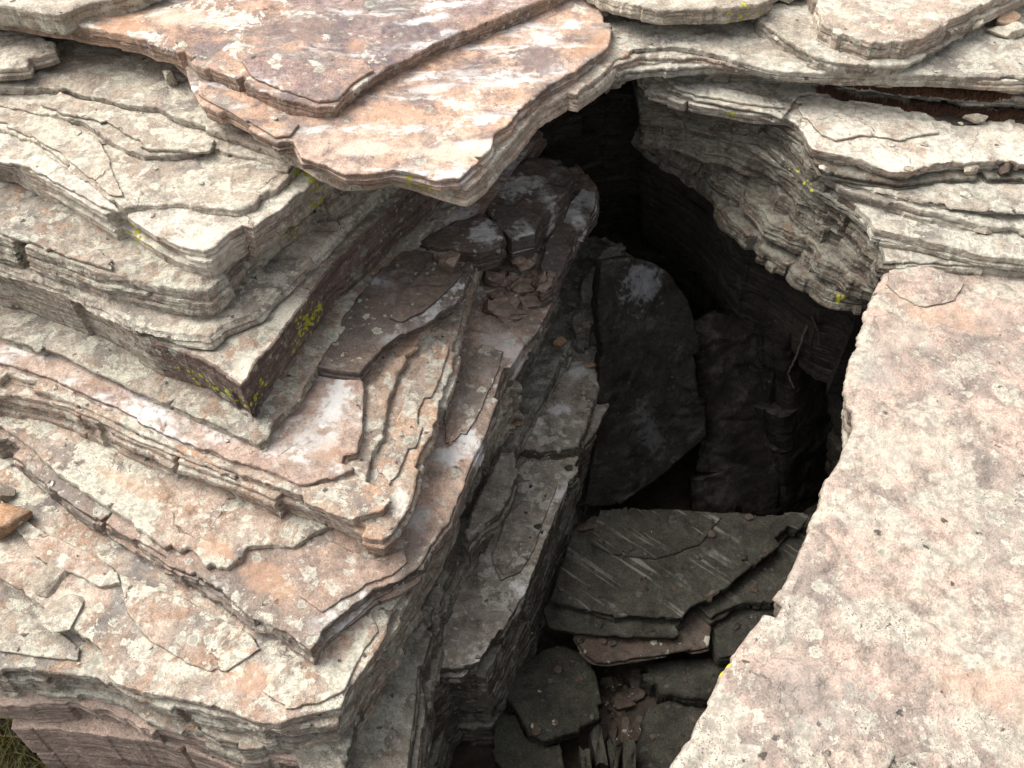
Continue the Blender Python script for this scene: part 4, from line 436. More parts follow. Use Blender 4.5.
{"key":"C4","name":"cliff_layer","mat":"cliff","th":0.05,"lam":2,"O":[0.6569,2.3208,-0.185],"poly":[[-0.2501,0.4295,1],[-0.2252,0.3918,1],[-0.2179,0.3595,1],[-0.1823,0.3147,1],[-0.1769,0.2934,1],[-0.1315,0.2614,1],[-0.1129,0.2393,1],[-0.0859,0.186,1],[-0.0658,0.1518,1],[-0.0608,0.1288,1],[-0.0407,0.0908,1],[-0.0353,0.0529,1],[-0.0241,-0.0027,1],[-0.006,-0.0381,1],[0.0061,-0.0653,1],[0.0263,-0.1225,1],[0.0366,-0.147,1],[0.0666,-0.1722,1],[0.104,-0.2034,1],[0.1189,-0.218,1],[0.132,-0.2595,1],[0.1687,-0.295,1],[0.1916,-0.3238,1],[0.2133,-0.3455,1],[0.257,-0.3509,1],[0.2944,-0.3559,1],[0.6931,-0.3208,0],[1.2431,-0.1208,0],[1.5431,0.8792,0],[-0.0569,0.8792,0]],"label":"lowest lichened lip of the shaded cliff over the black hole","cat":"rock layer","slope":-0.2,"amp":1.0},
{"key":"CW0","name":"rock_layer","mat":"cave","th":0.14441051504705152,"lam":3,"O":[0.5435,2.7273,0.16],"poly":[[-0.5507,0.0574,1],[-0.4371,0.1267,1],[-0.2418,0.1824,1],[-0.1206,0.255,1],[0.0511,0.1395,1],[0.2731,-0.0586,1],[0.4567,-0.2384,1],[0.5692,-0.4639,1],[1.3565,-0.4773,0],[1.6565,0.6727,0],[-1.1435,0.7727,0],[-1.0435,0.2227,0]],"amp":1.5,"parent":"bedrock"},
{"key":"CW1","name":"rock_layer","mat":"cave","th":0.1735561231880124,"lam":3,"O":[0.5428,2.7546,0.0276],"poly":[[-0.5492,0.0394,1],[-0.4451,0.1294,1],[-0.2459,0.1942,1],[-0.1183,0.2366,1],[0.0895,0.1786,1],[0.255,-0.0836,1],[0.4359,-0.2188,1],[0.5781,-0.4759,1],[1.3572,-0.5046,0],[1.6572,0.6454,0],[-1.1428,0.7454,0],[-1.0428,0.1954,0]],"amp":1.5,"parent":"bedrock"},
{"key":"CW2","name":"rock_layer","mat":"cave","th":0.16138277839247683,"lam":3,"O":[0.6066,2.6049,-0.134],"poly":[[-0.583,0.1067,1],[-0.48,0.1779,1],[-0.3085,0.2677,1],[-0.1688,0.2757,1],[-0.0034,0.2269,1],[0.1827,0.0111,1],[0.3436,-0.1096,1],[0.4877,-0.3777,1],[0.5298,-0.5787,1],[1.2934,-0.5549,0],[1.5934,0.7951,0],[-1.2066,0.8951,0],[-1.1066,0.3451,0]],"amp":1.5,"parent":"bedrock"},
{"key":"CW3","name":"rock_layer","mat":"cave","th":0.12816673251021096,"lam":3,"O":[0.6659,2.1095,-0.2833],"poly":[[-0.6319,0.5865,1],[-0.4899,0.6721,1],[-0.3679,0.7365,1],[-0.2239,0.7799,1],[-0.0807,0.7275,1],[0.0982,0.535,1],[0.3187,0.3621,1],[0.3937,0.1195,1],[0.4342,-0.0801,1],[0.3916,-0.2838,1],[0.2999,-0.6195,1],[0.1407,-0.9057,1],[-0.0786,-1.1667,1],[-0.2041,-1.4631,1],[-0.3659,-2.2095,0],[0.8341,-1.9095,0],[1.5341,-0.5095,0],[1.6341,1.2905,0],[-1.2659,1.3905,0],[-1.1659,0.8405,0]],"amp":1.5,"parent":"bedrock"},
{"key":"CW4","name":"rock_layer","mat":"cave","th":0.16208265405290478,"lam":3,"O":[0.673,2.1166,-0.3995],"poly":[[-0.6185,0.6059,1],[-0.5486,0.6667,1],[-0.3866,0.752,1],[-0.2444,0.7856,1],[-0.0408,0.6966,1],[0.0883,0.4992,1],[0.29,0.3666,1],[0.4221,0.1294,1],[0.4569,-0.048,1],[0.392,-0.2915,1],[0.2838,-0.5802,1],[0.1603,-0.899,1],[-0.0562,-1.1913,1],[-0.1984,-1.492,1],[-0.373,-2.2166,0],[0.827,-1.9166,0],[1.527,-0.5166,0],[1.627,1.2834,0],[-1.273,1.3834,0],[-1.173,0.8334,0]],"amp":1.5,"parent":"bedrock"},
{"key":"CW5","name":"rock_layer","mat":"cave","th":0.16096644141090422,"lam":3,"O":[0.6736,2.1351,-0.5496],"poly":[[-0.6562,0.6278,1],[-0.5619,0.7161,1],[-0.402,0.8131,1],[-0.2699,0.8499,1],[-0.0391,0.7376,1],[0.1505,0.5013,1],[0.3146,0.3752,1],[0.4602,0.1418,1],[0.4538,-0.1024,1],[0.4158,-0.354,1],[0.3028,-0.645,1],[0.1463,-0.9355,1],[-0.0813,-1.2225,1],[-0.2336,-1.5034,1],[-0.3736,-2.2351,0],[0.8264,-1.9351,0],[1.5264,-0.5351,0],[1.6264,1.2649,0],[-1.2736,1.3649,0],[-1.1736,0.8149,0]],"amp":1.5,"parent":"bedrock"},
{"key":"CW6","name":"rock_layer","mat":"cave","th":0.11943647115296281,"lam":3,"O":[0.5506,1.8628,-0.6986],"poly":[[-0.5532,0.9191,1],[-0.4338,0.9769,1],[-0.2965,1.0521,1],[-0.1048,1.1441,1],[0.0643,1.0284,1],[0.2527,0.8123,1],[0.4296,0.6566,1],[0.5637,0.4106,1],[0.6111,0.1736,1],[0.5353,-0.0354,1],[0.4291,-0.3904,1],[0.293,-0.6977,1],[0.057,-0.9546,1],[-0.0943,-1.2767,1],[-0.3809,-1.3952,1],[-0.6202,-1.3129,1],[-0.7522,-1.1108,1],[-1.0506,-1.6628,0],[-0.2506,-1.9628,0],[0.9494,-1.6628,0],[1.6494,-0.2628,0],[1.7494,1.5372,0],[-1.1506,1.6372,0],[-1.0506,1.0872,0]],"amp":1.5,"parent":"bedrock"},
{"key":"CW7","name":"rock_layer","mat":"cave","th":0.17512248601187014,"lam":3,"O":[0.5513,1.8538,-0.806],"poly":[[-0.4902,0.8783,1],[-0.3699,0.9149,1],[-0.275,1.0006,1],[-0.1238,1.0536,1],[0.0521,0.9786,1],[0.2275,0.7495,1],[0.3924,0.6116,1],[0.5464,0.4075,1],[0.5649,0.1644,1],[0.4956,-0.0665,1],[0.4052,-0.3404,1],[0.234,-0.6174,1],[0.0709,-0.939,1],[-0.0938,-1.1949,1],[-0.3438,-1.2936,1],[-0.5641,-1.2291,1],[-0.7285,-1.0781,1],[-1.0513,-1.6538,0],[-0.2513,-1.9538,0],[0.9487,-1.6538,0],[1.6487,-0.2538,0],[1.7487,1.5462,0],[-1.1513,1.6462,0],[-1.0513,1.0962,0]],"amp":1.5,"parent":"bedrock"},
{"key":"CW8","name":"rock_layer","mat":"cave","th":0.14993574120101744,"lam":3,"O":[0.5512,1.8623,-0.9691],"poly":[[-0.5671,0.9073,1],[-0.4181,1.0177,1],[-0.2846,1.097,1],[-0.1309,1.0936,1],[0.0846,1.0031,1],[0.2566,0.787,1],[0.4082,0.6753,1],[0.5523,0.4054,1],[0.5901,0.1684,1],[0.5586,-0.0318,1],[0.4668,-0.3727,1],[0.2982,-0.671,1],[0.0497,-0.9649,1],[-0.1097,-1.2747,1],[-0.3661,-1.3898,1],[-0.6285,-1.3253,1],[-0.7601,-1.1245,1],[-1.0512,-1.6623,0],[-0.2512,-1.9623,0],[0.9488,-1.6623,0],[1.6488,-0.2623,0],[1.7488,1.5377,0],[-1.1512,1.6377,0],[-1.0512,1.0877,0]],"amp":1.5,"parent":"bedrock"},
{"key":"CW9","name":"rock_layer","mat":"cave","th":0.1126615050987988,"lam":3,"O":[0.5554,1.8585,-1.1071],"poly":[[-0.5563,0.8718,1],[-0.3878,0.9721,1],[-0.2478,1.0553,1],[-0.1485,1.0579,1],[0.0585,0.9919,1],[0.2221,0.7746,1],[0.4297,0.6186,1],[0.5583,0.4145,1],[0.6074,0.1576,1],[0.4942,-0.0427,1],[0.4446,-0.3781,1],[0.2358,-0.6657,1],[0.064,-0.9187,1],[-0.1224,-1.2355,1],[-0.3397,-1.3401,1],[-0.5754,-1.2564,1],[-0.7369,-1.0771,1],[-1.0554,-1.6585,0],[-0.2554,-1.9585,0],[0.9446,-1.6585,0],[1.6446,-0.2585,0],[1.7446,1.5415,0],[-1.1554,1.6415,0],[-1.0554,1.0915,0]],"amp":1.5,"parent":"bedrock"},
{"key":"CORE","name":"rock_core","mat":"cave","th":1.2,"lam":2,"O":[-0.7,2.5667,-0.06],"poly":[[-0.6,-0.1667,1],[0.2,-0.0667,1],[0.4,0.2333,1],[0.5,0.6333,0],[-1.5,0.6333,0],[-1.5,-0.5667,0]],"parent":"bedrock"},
{"key":"CORE2","name":"rock_core","mat":"cave","th":0.9,"lam":2,"O":[-0.45,1.86,-0.45],"poly":[[-0.65,-0.21,1],[-0.15,-0.36,1],[0.05,-0.31,1],[0.3,0.14,1],[0.45,0.74,1],[0.45,1.34,0],[-1.75,1.34,0],[-1.75,-0.06,0]],"parent":"bedrock"},
{"key":"fk80","name":"flake","mat":"pale","th":0.01,"lam":1,"O":[-0.9694,2.1531,0.225],"poly":[[-0.2489,0.1025,1],[-0.181,0.0656,1],[-0.084,0.0295,1],[-0.0096,-0.0408,1],[0.0746,-0.1002,1],[0.1528,-0.1002,1],[0.2253,-0.096,1],[0.2348,-0.058,1],[0.0506,0.0385,1],[-0.2145,0.1591,1]],"host":"L1b","amp":0.55,"round":0.003},
{"key":"fk81","name":"flake","mat":"pale","th":0.007,"lam":1,"O":[-1.1172,2.0921,0.202],"poly":[[-0.2773,0.1257,1],[-0.1309,0.0719,1],[-0.0031,-0.0145,1],[0.104,-0.1131,1],[0.1665,-0.1837,1],[0.1969,-0.1913,1],[0.1298,-0.048,1],[0.0818,0.0369,1],[-0.0485,0.1349,1],[-0.2192,0.1811,1]],"host":"L1a","amp":0.55,"round":0.003},
{"key":"fk82","name":"flake","mat":"palest","th":0.01,"lam":1,"O":[-1.1185,1.9919,0.19],"poly":[[-0.2642,0.1115,1],[-0.0618,0.0279,1],[0.048,-0.0442,1],[0.1488,-0.1135,1],[0.2018,-0.136,1],[0.1709,-0.0907,1],[0.0724,-0.0125,1],[-0.0611,0.1029,1],[-0.2549,0.1547,1]],"host":"L2","amp":0.55,"round":0.003},
{"key":"fk83","name":"flake","mat":"lichen","th":0.012,"lam":1,"O":[-1.0681,1.8266,0.102],"poly":[[-0.1722,0.0561,1],[-0.0611,0.0114,1],[0.0514,-0.0465,1],[0.1362,-0.0817,1],[0.154,-0.0606,1],[0.1,-0.0178,1],[-0.0245,0.0486,1],[-0.184,0.0904,1]],"host":"L3","amp":0.55,"round":0.003},
{"key":"fk84","name":"flake","mat":"spotted","th":0.024,"lam":1,"O":[-0.3811,1.3352,-0.221],"poly":[[-0.0917,-0.0163,1],[-0.0309,-0.0466,1],[0.0209,-0.0656,1],[0.0906,-0.0384,1],[0.104,-0.008,1],[0.071,0.0287,1],[0.0322,0.0458,1],[-0.0186,0.043,1],[-0.0675,0.0258,1],[-0.11,0.0315,1]],"host":"L7","amp":0.55,"round":0.003},
{"key":"fk85","name":"flake","mat":"spotted","th":0.008,"lam":1,"O":[-0.24,1.6016,-0.237],"poly":[[-0.0487,-0.2347,1],[-0.014,-0.2001,1],[0.0166,-0.0856,1],[0.0302,0.0168,1],[0.0556,0.1112,1],[0.0712,0.2252,1],[0.038,0.2548,1],[-0.011,0.1112,1],[-0.0466,-0.0223,1],[-0.0914,-0.1766,1]],"host":"L7","amp":0.55,"round":0.003},
{"key":"fk86","name":"flake","mat":"spotted","th":0.01,"lam":1,"O":[-0.8974,1.5261,-0.235],"poly":[[-0.2615,0.1104,1],[-0.1481,0.0645,1],[-0.0326,0.0008,1],[0.1307,-0.0788,1],[0.2477,-0.1318,1],[0.2552,-0.1084,1],[0.1241,-0.0486,1],[-0.0721,0.058,1],[-0.2435,0.1338,1]],"host":"L7","amp":0.55,"round":0.003},
{"key":"fk87","name":"flake","mat":"tread","th":0.007,"lam":1,"O":[-0.3663,1.2086,-0.343],"poly":[[-0.1452,0.0353,1],[-0.1132,-0.0592,1],[-0.0583,-0.0996,1],[-0.0215,-0.0694,1],[0.0331,-0.0283,1],[0.0903,-0.0021,1],[0.1248,0.0299,1],[0.1128,0.068,1],[0.0408,0.0353,1],[-0.0636,0.0901,1]],"host":"L8b","amp":0.55,"round":0.003},
{"key":"fk88","name":"flake","mat":"tread","th":0.006,"lam":1,"O":[-0.1062,1.7467,-0.344],"poly":[[-0.0714,-0.0778,1],[-0.0618,-0.1773,1],[-0.0266,-0.1644,1],[0.0073,-0.0914,1],[0.0371,-0.0086,1],[0.068,0.0927,1],[0.0812,0.1682,1],[0.0223,0.1954,1],[-0.0562,0.0632,1]],"host":"L8b","amp":0.55,"round":0.003},
{"key":"fk89","name":"flake","mat":"rosette","th":0.014,"lam":1,"O":[-1.0799,1.3045,-0.411],"poly":[[-0.156,0.097,1],[-0.0681,-0.007,1],[-0.0057,-0.0376,1],[0.058,-0.0596,1],[0.109,-0.0893,1],[0.1564,-0.0813,1],[0.1414,-0.0514,1],[0.0589,0.0043,1],[-0.0822,0.0675,1],[-0.2116,0.1575,1]],"host":"L9a","amp":0.55,"round":0.003},
{"key":"fk90","name":"flake","mat":"rosette","th":0.007,"lam":1,"O":[-0.7412,1.1056,-0.418],"poly":[[-0.149,0.0451,1],[-0.0808,-0.0258,1],[0.0105,-0.0795,1],[0.1045,-0.1034,1],[0.1777,-0.0504,1],[0.1428,-0.0059,1],[-0.0121,0.0764,1],[-0.1935,0.1435,1]],"host":"L9a","amp":0.55,"round":0.003},
{"key":"fk91","name":"flake","mat":"rosette","th":0.008,"lam":1,"O":[-0.412,1.0192,-0.417],"poly":[[-0.1353,-0.0595,1],[-0.0765,-0.1005,1],[-0.0085,-0.0914,1],[0.0464,-0.0595,1],[0.0708,0.0233,1],[0.1056,0.0851,1],[0.083,0.131,1],[-0.001,0.0601,1],[-0.0845,0.0113,1]],"host":"L9a","amp":0.55,"round":0.003},
{"key":"fk92","name":"flake","mat":"lichen","th":0.01,"lam":1,"O":[-1.1145,1.1039,-0.45],"poly":[[-0.1353,-0.0074,1],[-0.0575,-0.0324,1],[0.038,-0.0447,1],[0.1282,-0.057,1],[0.1242,-0.0274,1],[0.0722,0.0078,1],[-0.0203,0.0647,1],[-0.1494,0.0965,1]],"host":"L9b","amp":0.55,"round":0.003},
{"key":"fk93","name":"flake","mat":"pinkcap","th":0.008,"lam":1,"O":[-0.6362,2.0671,0.318],"poly":[[-0.124,0.0764,1],[-0.0877,0.0413,1],[-0.0091,-0.0186,1],[0.0893,-0.1007,1],[0.1217,-0.1007,1],[0.138,-0.0519,1],[0.0071,0.024,1],[-0.1353,0.1304,1]],"host":"T2a","amp":0.55,"round":0.003},
{"key":"fk94","name":"flake","mat":"mottled","th":0.008,"lam":1,"O":[-0.4826,2.164,0.363],"poly":[[-0.1872,0.0685,1],[-0.1496,-0.005,1],[-0.0581,-0.0669,1],[0.0281,-0.1099,1],[0.074,-0.1014,1],[0.0956,-0.0407,1],[0.1422,0.0222,1],[0.1083,0.0685,1],[-0.0532,0.1647,1]],"host":"T1","amp":0.55,"round":0.003},
{"key":"fk95","name":"flake","mat":"palest","th":0.008,"lam":1,"O":[0.9137,2.2623,0.163],"poly":[[-0.1454,0.053,1],[-0.1243,-0.04,1],[-0.082,-0.0849,1],[-0.0061,-0.0581,1],[0.0877,-0.076,1],[0.1961,-0.04,1],[0.1961,0.034,1],[0.0237,0.0914,1],[-0.1458,0.1208,1]],"host":"F4","amp":0.55,"round":0.003},
{"key":"fk96","name":"flake","mat":"ledge","th":0.009,"lam":1,"O":[0.5832,2.367,0.184],"poly":[[-0.1386,0.0366,1],[-0.0773,0.0069,1],[0.0252,-0.0272,1],[0.1002,-0.056,1],[0.1426,-0.056,1],[0.123,-0.0176,1],[-0.0186,0.0416,1],[-0.1566,0.0718,1]],"host":"F5b","amp":0.55,"round":0.003},
{"key":"fk97","name":"flake","mat":"ledge","th":0.008,"lam":1,"O":[1.0134,2.0548,0.093],"poly":[[-0.1463,0.0306,1],[-0.0543,-0.011,1],[0.0358,-0.0517,1],[0.1662,-0.0757,1],[0.1942,-0.0274,1],[0.0774,0.0056,1],[-0.0673,0.0391,1],[-0.2057,0.0904,1]],"host":"F3","amp":0.55,"round":0.003},
{"key":"fk98","name":"flake","mat":"slabright","th":0.011,"lam":1,"O":[0.5759,0.6433,0.011],"poly":[[-0.0509,-0.0241,1],[-0.0073,-0.0339,1],[0.0385,-0.0208,1],[0.0555,0.0006,1],[0.0448,0.0174,1],[0.0105,0.0276,1],[-0.0305,0.0242,1],[-0.0604,0.009,1]],"host":"R0","amp":0.55,"round":0.003},
{"key":"fk99","name":"flake","mat":"slabright","th":0.01,"lam":1,"O":[0.6773,0.6301,0.01],"poly":[[-0.0356,-0.0236,1],[0.0206,-0.0268,1],[0.0446,-0.0007,1],[0.0305,0.0192,1],[-0.0118,0.0226,1],[-0.0484,0.0092,1]],"host":"R0","amp":0.55,"round":0.003},
{"key":"fk100","name":"flake","mat":"slabright","th":0.005,"lam":1,"O":[1.0033,1.8038,0.005],"poly":[[-0.0885,0.0065,1],[-0.0655,-0.0364,1],[-0.0148,-0.0714,1],[0.0633,-0.0505,1],[0.1069,0.0137,1],[0.0605,0.0653,1],[-0.0619,0.0728,1]],"host":"R0","amp":0.55,"round":0.003},
{"key":"fk101","name":"flake","mat":"stepgrey","th":0.008,"lam":1,"O":[0.0374,1.5899,-0.742],"poly":[[-0.0933,-0.084,1],[-0.0703,-0.1608,1],[-0.0152,-0.1355,1],[0.0246,-0.0578,1],[0.067,0.0645,1],[0.0989,0.1574,1],[0.046,0.1794,1],[-0.0575,0.0367,1]],"host":"S4b","amp":0.55,"round":0.003},
{"key":"fk102","name":"flake","mat":"brownstain","th":0.008,"lam":1,"O":[-0.2275,1.9605,-0.162],"poly":[[-0.0956,-0.0975,1],[-0.0581,-0.1124,1],[-0.0031,-0.075,1],[0.0565,0.0019,1],[0.0917,0.0657,1],[0.0898,0.1232,1],[0.0016,0.1232,1],[-0.0828,-0.0292,1]],"host":"S1","amp":0.55,"round":0.003},
{"key":"fk103","name":"flake","mat":"holescratch","th":0.007,"lam":1,"O":[0.4368,1.7228,-0.968],"poly":[[-0.1958,-0.035,1],[-0.1059,-0.0746,1],[-0.0001,-0.0888,1],[0.1442,-0.035,1],[0.2189,0.0575,1],[0.0963,0.088,1],[-0.1576,0.088,1]],"host":"H1","amp":0.55,"round":0.003}
]
STONES = [
[-1.2553,1.3936,-0.43,0.075,0.062,0.055,0.5,"orange","rounded orange brown stone lying at the left edge of the photo","stone","stone",None],
[-1.3054,1.485,-0.4,0.05,0.04,0.03,0.2,"cream","grey stone tucked above the orange brown stone at left edge","stone","stone",None],
[-0.8899,2.3262,0.24,0.022,0.02,0.03,0.3,"cream","small pale upright block under the mottled slab at upper left","stone","stone",None],
[-1.0985,1.2367,-0.42,0.055,0.05,0.012,0.2,"cream","small pale flat stone beside the pink sheet at left","rock_chip","rock chip",None],
[-1.042,1.1519,-0.42,0.065,0.06,0.01,0.9,"cream","cream flake below the small pale flat stone at left","rock_chip","rock chip",None],
[1.3324,2.4952,0.3,0.065,0.035,0.02,0.1,"cream","pale flat stone at right edge beside the squared block","stone","stone",None],
[1.3408,2.5327,0.34,0.05,0.04,0.03,0.6,"orange","pinkish stone in the top right corner","stone","stone",None],
[1.2093,2.56,0.3,0.03,0.022,0.018,0.6,"cream","small grey stone beside the pinkish corner stone","stone","stone",None],
[1.2321,2.4789,0.28,0.028,0.02,0.016,0.6,"cream","tiny pale stone at the foot of the squared block","stone","stone",None],
[1.2191,2.2715,0.17,0.045,0.018,0.014,-0.1,"cream","white stone lying on the brown moss strip","stone","stone",None],
[1.1671,2.1013,0.1,0.028,0.02,0.018,0.3,"cream","pale stone in the slot under the scalloped slab","stone","stone",None],
[1.2571,2.1013,0.1,0.035,0.02,0.02,0.9,"holebrown","darker stone in the slot right of the pale stone","stone","stone",None],
[1.1682,1.9333,0.07,0.03,0.012,0.012,0,"cream","small pale stone on the lowest thin ledge at right","stone","stone",None],
[-0.1639,2.0617,-0.15,0.042,0.035,0.03,0.4,"brownchip","brown grey stone resting on the white stained brown slab","stone","stone",None],
[0.1558,2.2377,-0.68,0.03,0.022,0.02,0.3,"orange","red orange chip on far end of the upper grey block","rock_chip","rock chip",None],
[0.2574,2.1849,-0.69,0.03,0.012,0.012,0.1,"orange","flat reddish chip right of the red orange chip","rock_chip","rock chip",None],
[0.0152,1.9153,-0.7,0.03,0.028,0.018,0.6,"orange","reddish chip at the near left corner of upper grey block","rock_chip","rock chip",None],
[0.1911,1.7599,-0.96,0.03,0.024,0.02,0.6,"holebrown","brown stone at the left end of the big flat slab in the hole","stone","stone",None],
[0.2373,1.7449,-0.96,0.04,0.02,0.012,0.2,"holebrown","flat brown chip beside the brown stone on the big flat slab","rock_chip","rock chip",None],
[-0.0463,2.1492,-0.34,0.034,0.0248,0.0158,1.2,"brownchip","brown rubble chip in the patch of debris on the brown ledge","rock_chip","rock chip","brown rubble chips below the overhang tip"],
[0.0343,2.2575,-0.34,0.046,0.0399,0.0126,1.91,"brownchip","brown rubble chip in the patch of debris on the brown ledge","rock_chip","rock chip","brown rubble chips below the overhang tip"],
[0.0903,2.1054,-0.34,0.016,0.0126,0.0056,2.85,"brownchip","brown rubble chip in the patch of debris on the brown ledge","rock_chip","rock chip","brown rubble chips below the overhang tip"],
[0.01,2.2866,-0.34,0.046,0.0256,0.0176,0.38,"brownchip","brown rubble chip in the patch of debris on the brown ledge","rock_chip","rock chip","brown rubble chips below the overhang tip"],
[0.028,2.1261,-0.34,0.016,0.0138,0.0053,3.72,"brownchip","brown rubble chip in the patch of debris on the brown ledge","rock_chip","rock chip","brown rubble chips below the overhang tip"],
[0.0268,2.1266,-0.34,0.026,0.0195,0.0108,2.88,"brownchip","brown rubble chip in the patch of debris on the brown ledge","rock_chip","rock chip","brown rubble chips below the overhang tip"],
[0.1107,2.1808,-0.34,0.026,0.0176,0.008,1.82,"brownchip","brown rubble chip in the patch of debris on the brown ledge","rock_chip","rock chip","brown rubble chips below the overhang tip"],
[0.0909,2.1236,-0.34,0.034,0.0202,0.011,0.42,"brownchip","brown rubble chip in the patch of debris on the brown ledge","rock_chip","rock chip","brown rubble chips below the overhang tip"],
[0.0903,2.1652,-0.34,0.02,0.0127,0.0096,2.96,"brownchip","brown rubble chip in the patch of debris on the brown ledge","rock_chip","rock chip","brown rubble chips below the overhang tip"],
[0.065,2.186,-0.34,0.016,0.0124,0.0048,4.25,"brownchip","brown rubble chip in the patch of debris on the brown ledge","rock_chip","rock chip","brown rubble chips below the overhang tip"],
[-0.0076,2.1232,-0.34,0.016,0.015,0.007,0.74,"brownchip","brown rubble chip in the patch of debris on the brown ledge","rock_chip","rock chip","brown rubble chips below the overhang tip"],
[0.0152,2.1432,-0.34,0.016,0.0118,0.0059,4.3,"brownchip","brown rubble chip in the patch of debris on the brown ledge","rock_chip","rock chip","brown rubble chips below the overhang tip"],
[0.0368,2.0966,-0.34,0.02,0.0144,0.0069,2.49,"brownchip","brown rubble chip in the patch of debris on the brown ledge","rock_chip","rock chip","brown rubble chips below the overhang tip"],
[0.0162,2.1769,-0.34,0.046,0.0309,0.0217,1.33,"brownchip","brown rubble chip in the patch of debris on the brown ledge","rock_chip","rock chip","brown rubble chips below the overhang tip"],
[-0.0616,2.089,-0.34,0.046,0.0271,0.0229,1.34,"brownchip","brown rubble chip in the patch of debris on the brown ledge","rock_chip","rock chip","brown rubble chips below the overhang tip"],
[0.01,2.0534,-0.34,0.026,0.0229,0.009,0.47,"brownchip","brown rubble chip in the patch of debris on the brown ledge","rock_chip","rock chip","brown rubble chips below the overhang tip"],
[0.0323,2.0774,-0.34,0.016,0.0126,0.0055,2.86,"brownchip","brown rubble chip in the patch of debris on the brown ledge","rock_chip","rock chip","brown rubble chips below the overhang tip"],
[0.0709,2.1988,-0.34,0.046,0.0278,0.0159,3.95,"brownchip","brown rubble chip in the patch of debris on the brown ledge","rock_chip","rock chip","brown rubble chips below the overhang tip"],
[0.0012,2.1278,-0.34,0.046,0.0299,0.0137,4.66,"brownchip","brown rubble chip in the patch of debris on the brown ledge","rock_chip","rock chip","brown rubble chips below the overhang tip"],
[0.0459,2.1948,-0.34,0.034,0.0307,0.0136,2.66,"brownchip","brown rubble chip in the patch of debris on the brown ledge","rock_chip","rock chip","brown rubble chips below the overhang tip"],
[0.0259,2.1643,-0.34,0.026,0.0168,0.0111,1.62,"brownchip","brown rubble chip in the patch of debris on the brown ledge","rock_chip","rock chip","brown rubble chips below the overhang tip"],
[0.0458,2.268,-0.34,0.026,0.0197,0.0125,6.16,"brownchip","brown rubble chip in the patch of debris on the brown ledge","rock_chip","rock chip","brown rubble chips below the overhang tip"],
[0.0541,2.1172,-0.34,0.046,0.0366,0.0147,5.78,"brownchip","brown rubble chip in the patch of debris on the brown ledge","rock_chip","rock chip","brown rubble chips below the overhang tip"],
[0.0174,2.1639,-0.34,0.026,0.0186,0.0081,0.29,"brownchip","brown rubble chip in the patch of debris on the brown ledge","rock_chip","rock chip","brown rubble chips below the overhang tip"],
[0.0023,2.0895,-0.34,0.02,0.0117,0.0057,2.84,"brownchip","brown rubble chip in the patch of debris on the brown ledge","rock_chip","rock chip","brown rubble chips below the overhang tip"],
[-0.0245,2.0745,-0.34,0.046,0.0361,0.0131,0.22,"brownchip","brown rubble chip in the patch of debris on the brown ledge","rock_chip","rock chip","brown rubble chips below the overhang tip"],
[0.0853,2.163,-0.34,0.034,0.0196,0.0111,0.86,"brownchip","brown rubble chip in the patch of debris on the brown ledge","rock_chip","rock chip","brown rubble chips below the overhang tip"],
[0.0638,2.1415,-0.34,0.026,0.022,0.0124,4.64,"brownchip","brown rubble chip in the patch of debris on the brown ledge","rock_chip","rock chip","brown rubble chips below the overhang tip"],
[-0.0112,2.3064,-0.34,0.026,0.018,0.011,5.68,"brownchip","brown rubble chip in the patch of debris on the brown ledge","rock_chip","rock chip","brown rubble chips below the overhang tip"],
[0.0514,2.2333,-0.34,0.016,0.0143,0.0063,3.94,"brownchip","brown rubble chip in the patch of debris on the brown ledge","rock_chip","rock chip","brown rubble chips below the overhang tip"],
[-0.0337,2.1121,-0.34,0.046,0.0266,0.0125,0.73,"brownchip","brown rubble chip in the patch of debris on the brown ledge","rock_chip","rock chip","brown rubble chips below the overhang tip"],
[0.0122,2.1016,-0.34,0.026,0.0183,0.0113,3.66,"brownchip","brown rubble chip in the patch of debris on the brown ledge","rock_chip","rock chip","brown rubble chips below the overhang tip"],
[-0.0735,2.1261,-0.34,0.016,0.0121,0.0061,1.95,"brownchip","brown rubble chip in the patch of debris on the brown ledge","rock_chip","rock chip","brown rubble chips below the overhang tip"],
[0.0239,2.1686,-0.34,0.016,0.012,0.0065,5.8,"brownchip","brown rubble chip in the patch of debris on the brown ledge","rock_chip","rock chip","brown rubble chips below the overhang tip"],
[0.0144,2.1656,-0.34,0.026,0.0158,0.0105,3.27,"brownchip","brown rubble chip in the patch of debris on the brown ledge","rock_chip","rock chip","brown rubble chips below the overhang tip"],
[0.0162,2.2458,-0.34,0.034,0.0255,0.0106,2.55,"brownchip","brown rubble chip in the patch of debris on the brown ledge","rock_chip","rock chip","brown rubble chips below the overhang tip"],
[0.0141,2.0745,-0.34,0.02,0.018,0.0069,3.67,"brownchip","brown rubble chip in the patch of debris on the brown ledge","rock_chip","rock chip","brown rubble chips below the overhang tip"],
[0.0038,2.1406,-0.34,0.034,0.0235,0.0161,0.26,"brownchip","brown rubble chip in the patch of debris on the brown ledge","rock_chip","rock chip","brown rubble chips below the overhang tip"],
[0.0256,2.2098,-0.34,0.034,0.0224,0.0103,2.61,"brownchip","brown rubble chip in the patch of debris on the brown ledge","rock_chip","rock chip","brown rubble chips below the overhang tip"],
[-0.0269,2.2391,-0.34,0.026,0.0217,0.012,3.94,"brownchip","brown rubble chip in the patch of debris on the brown ledge","rock_chip","rock chip","brown rubble chips below the overhang tip"],
[-0.025,2.0546,-0.34,0.026,0.0234,0.0068,4.46,"brownchip","brown rubble chip in the patch of debris on the brown ledge","rock_chip","rock chip","brown rubble chips below the overhang tip"],
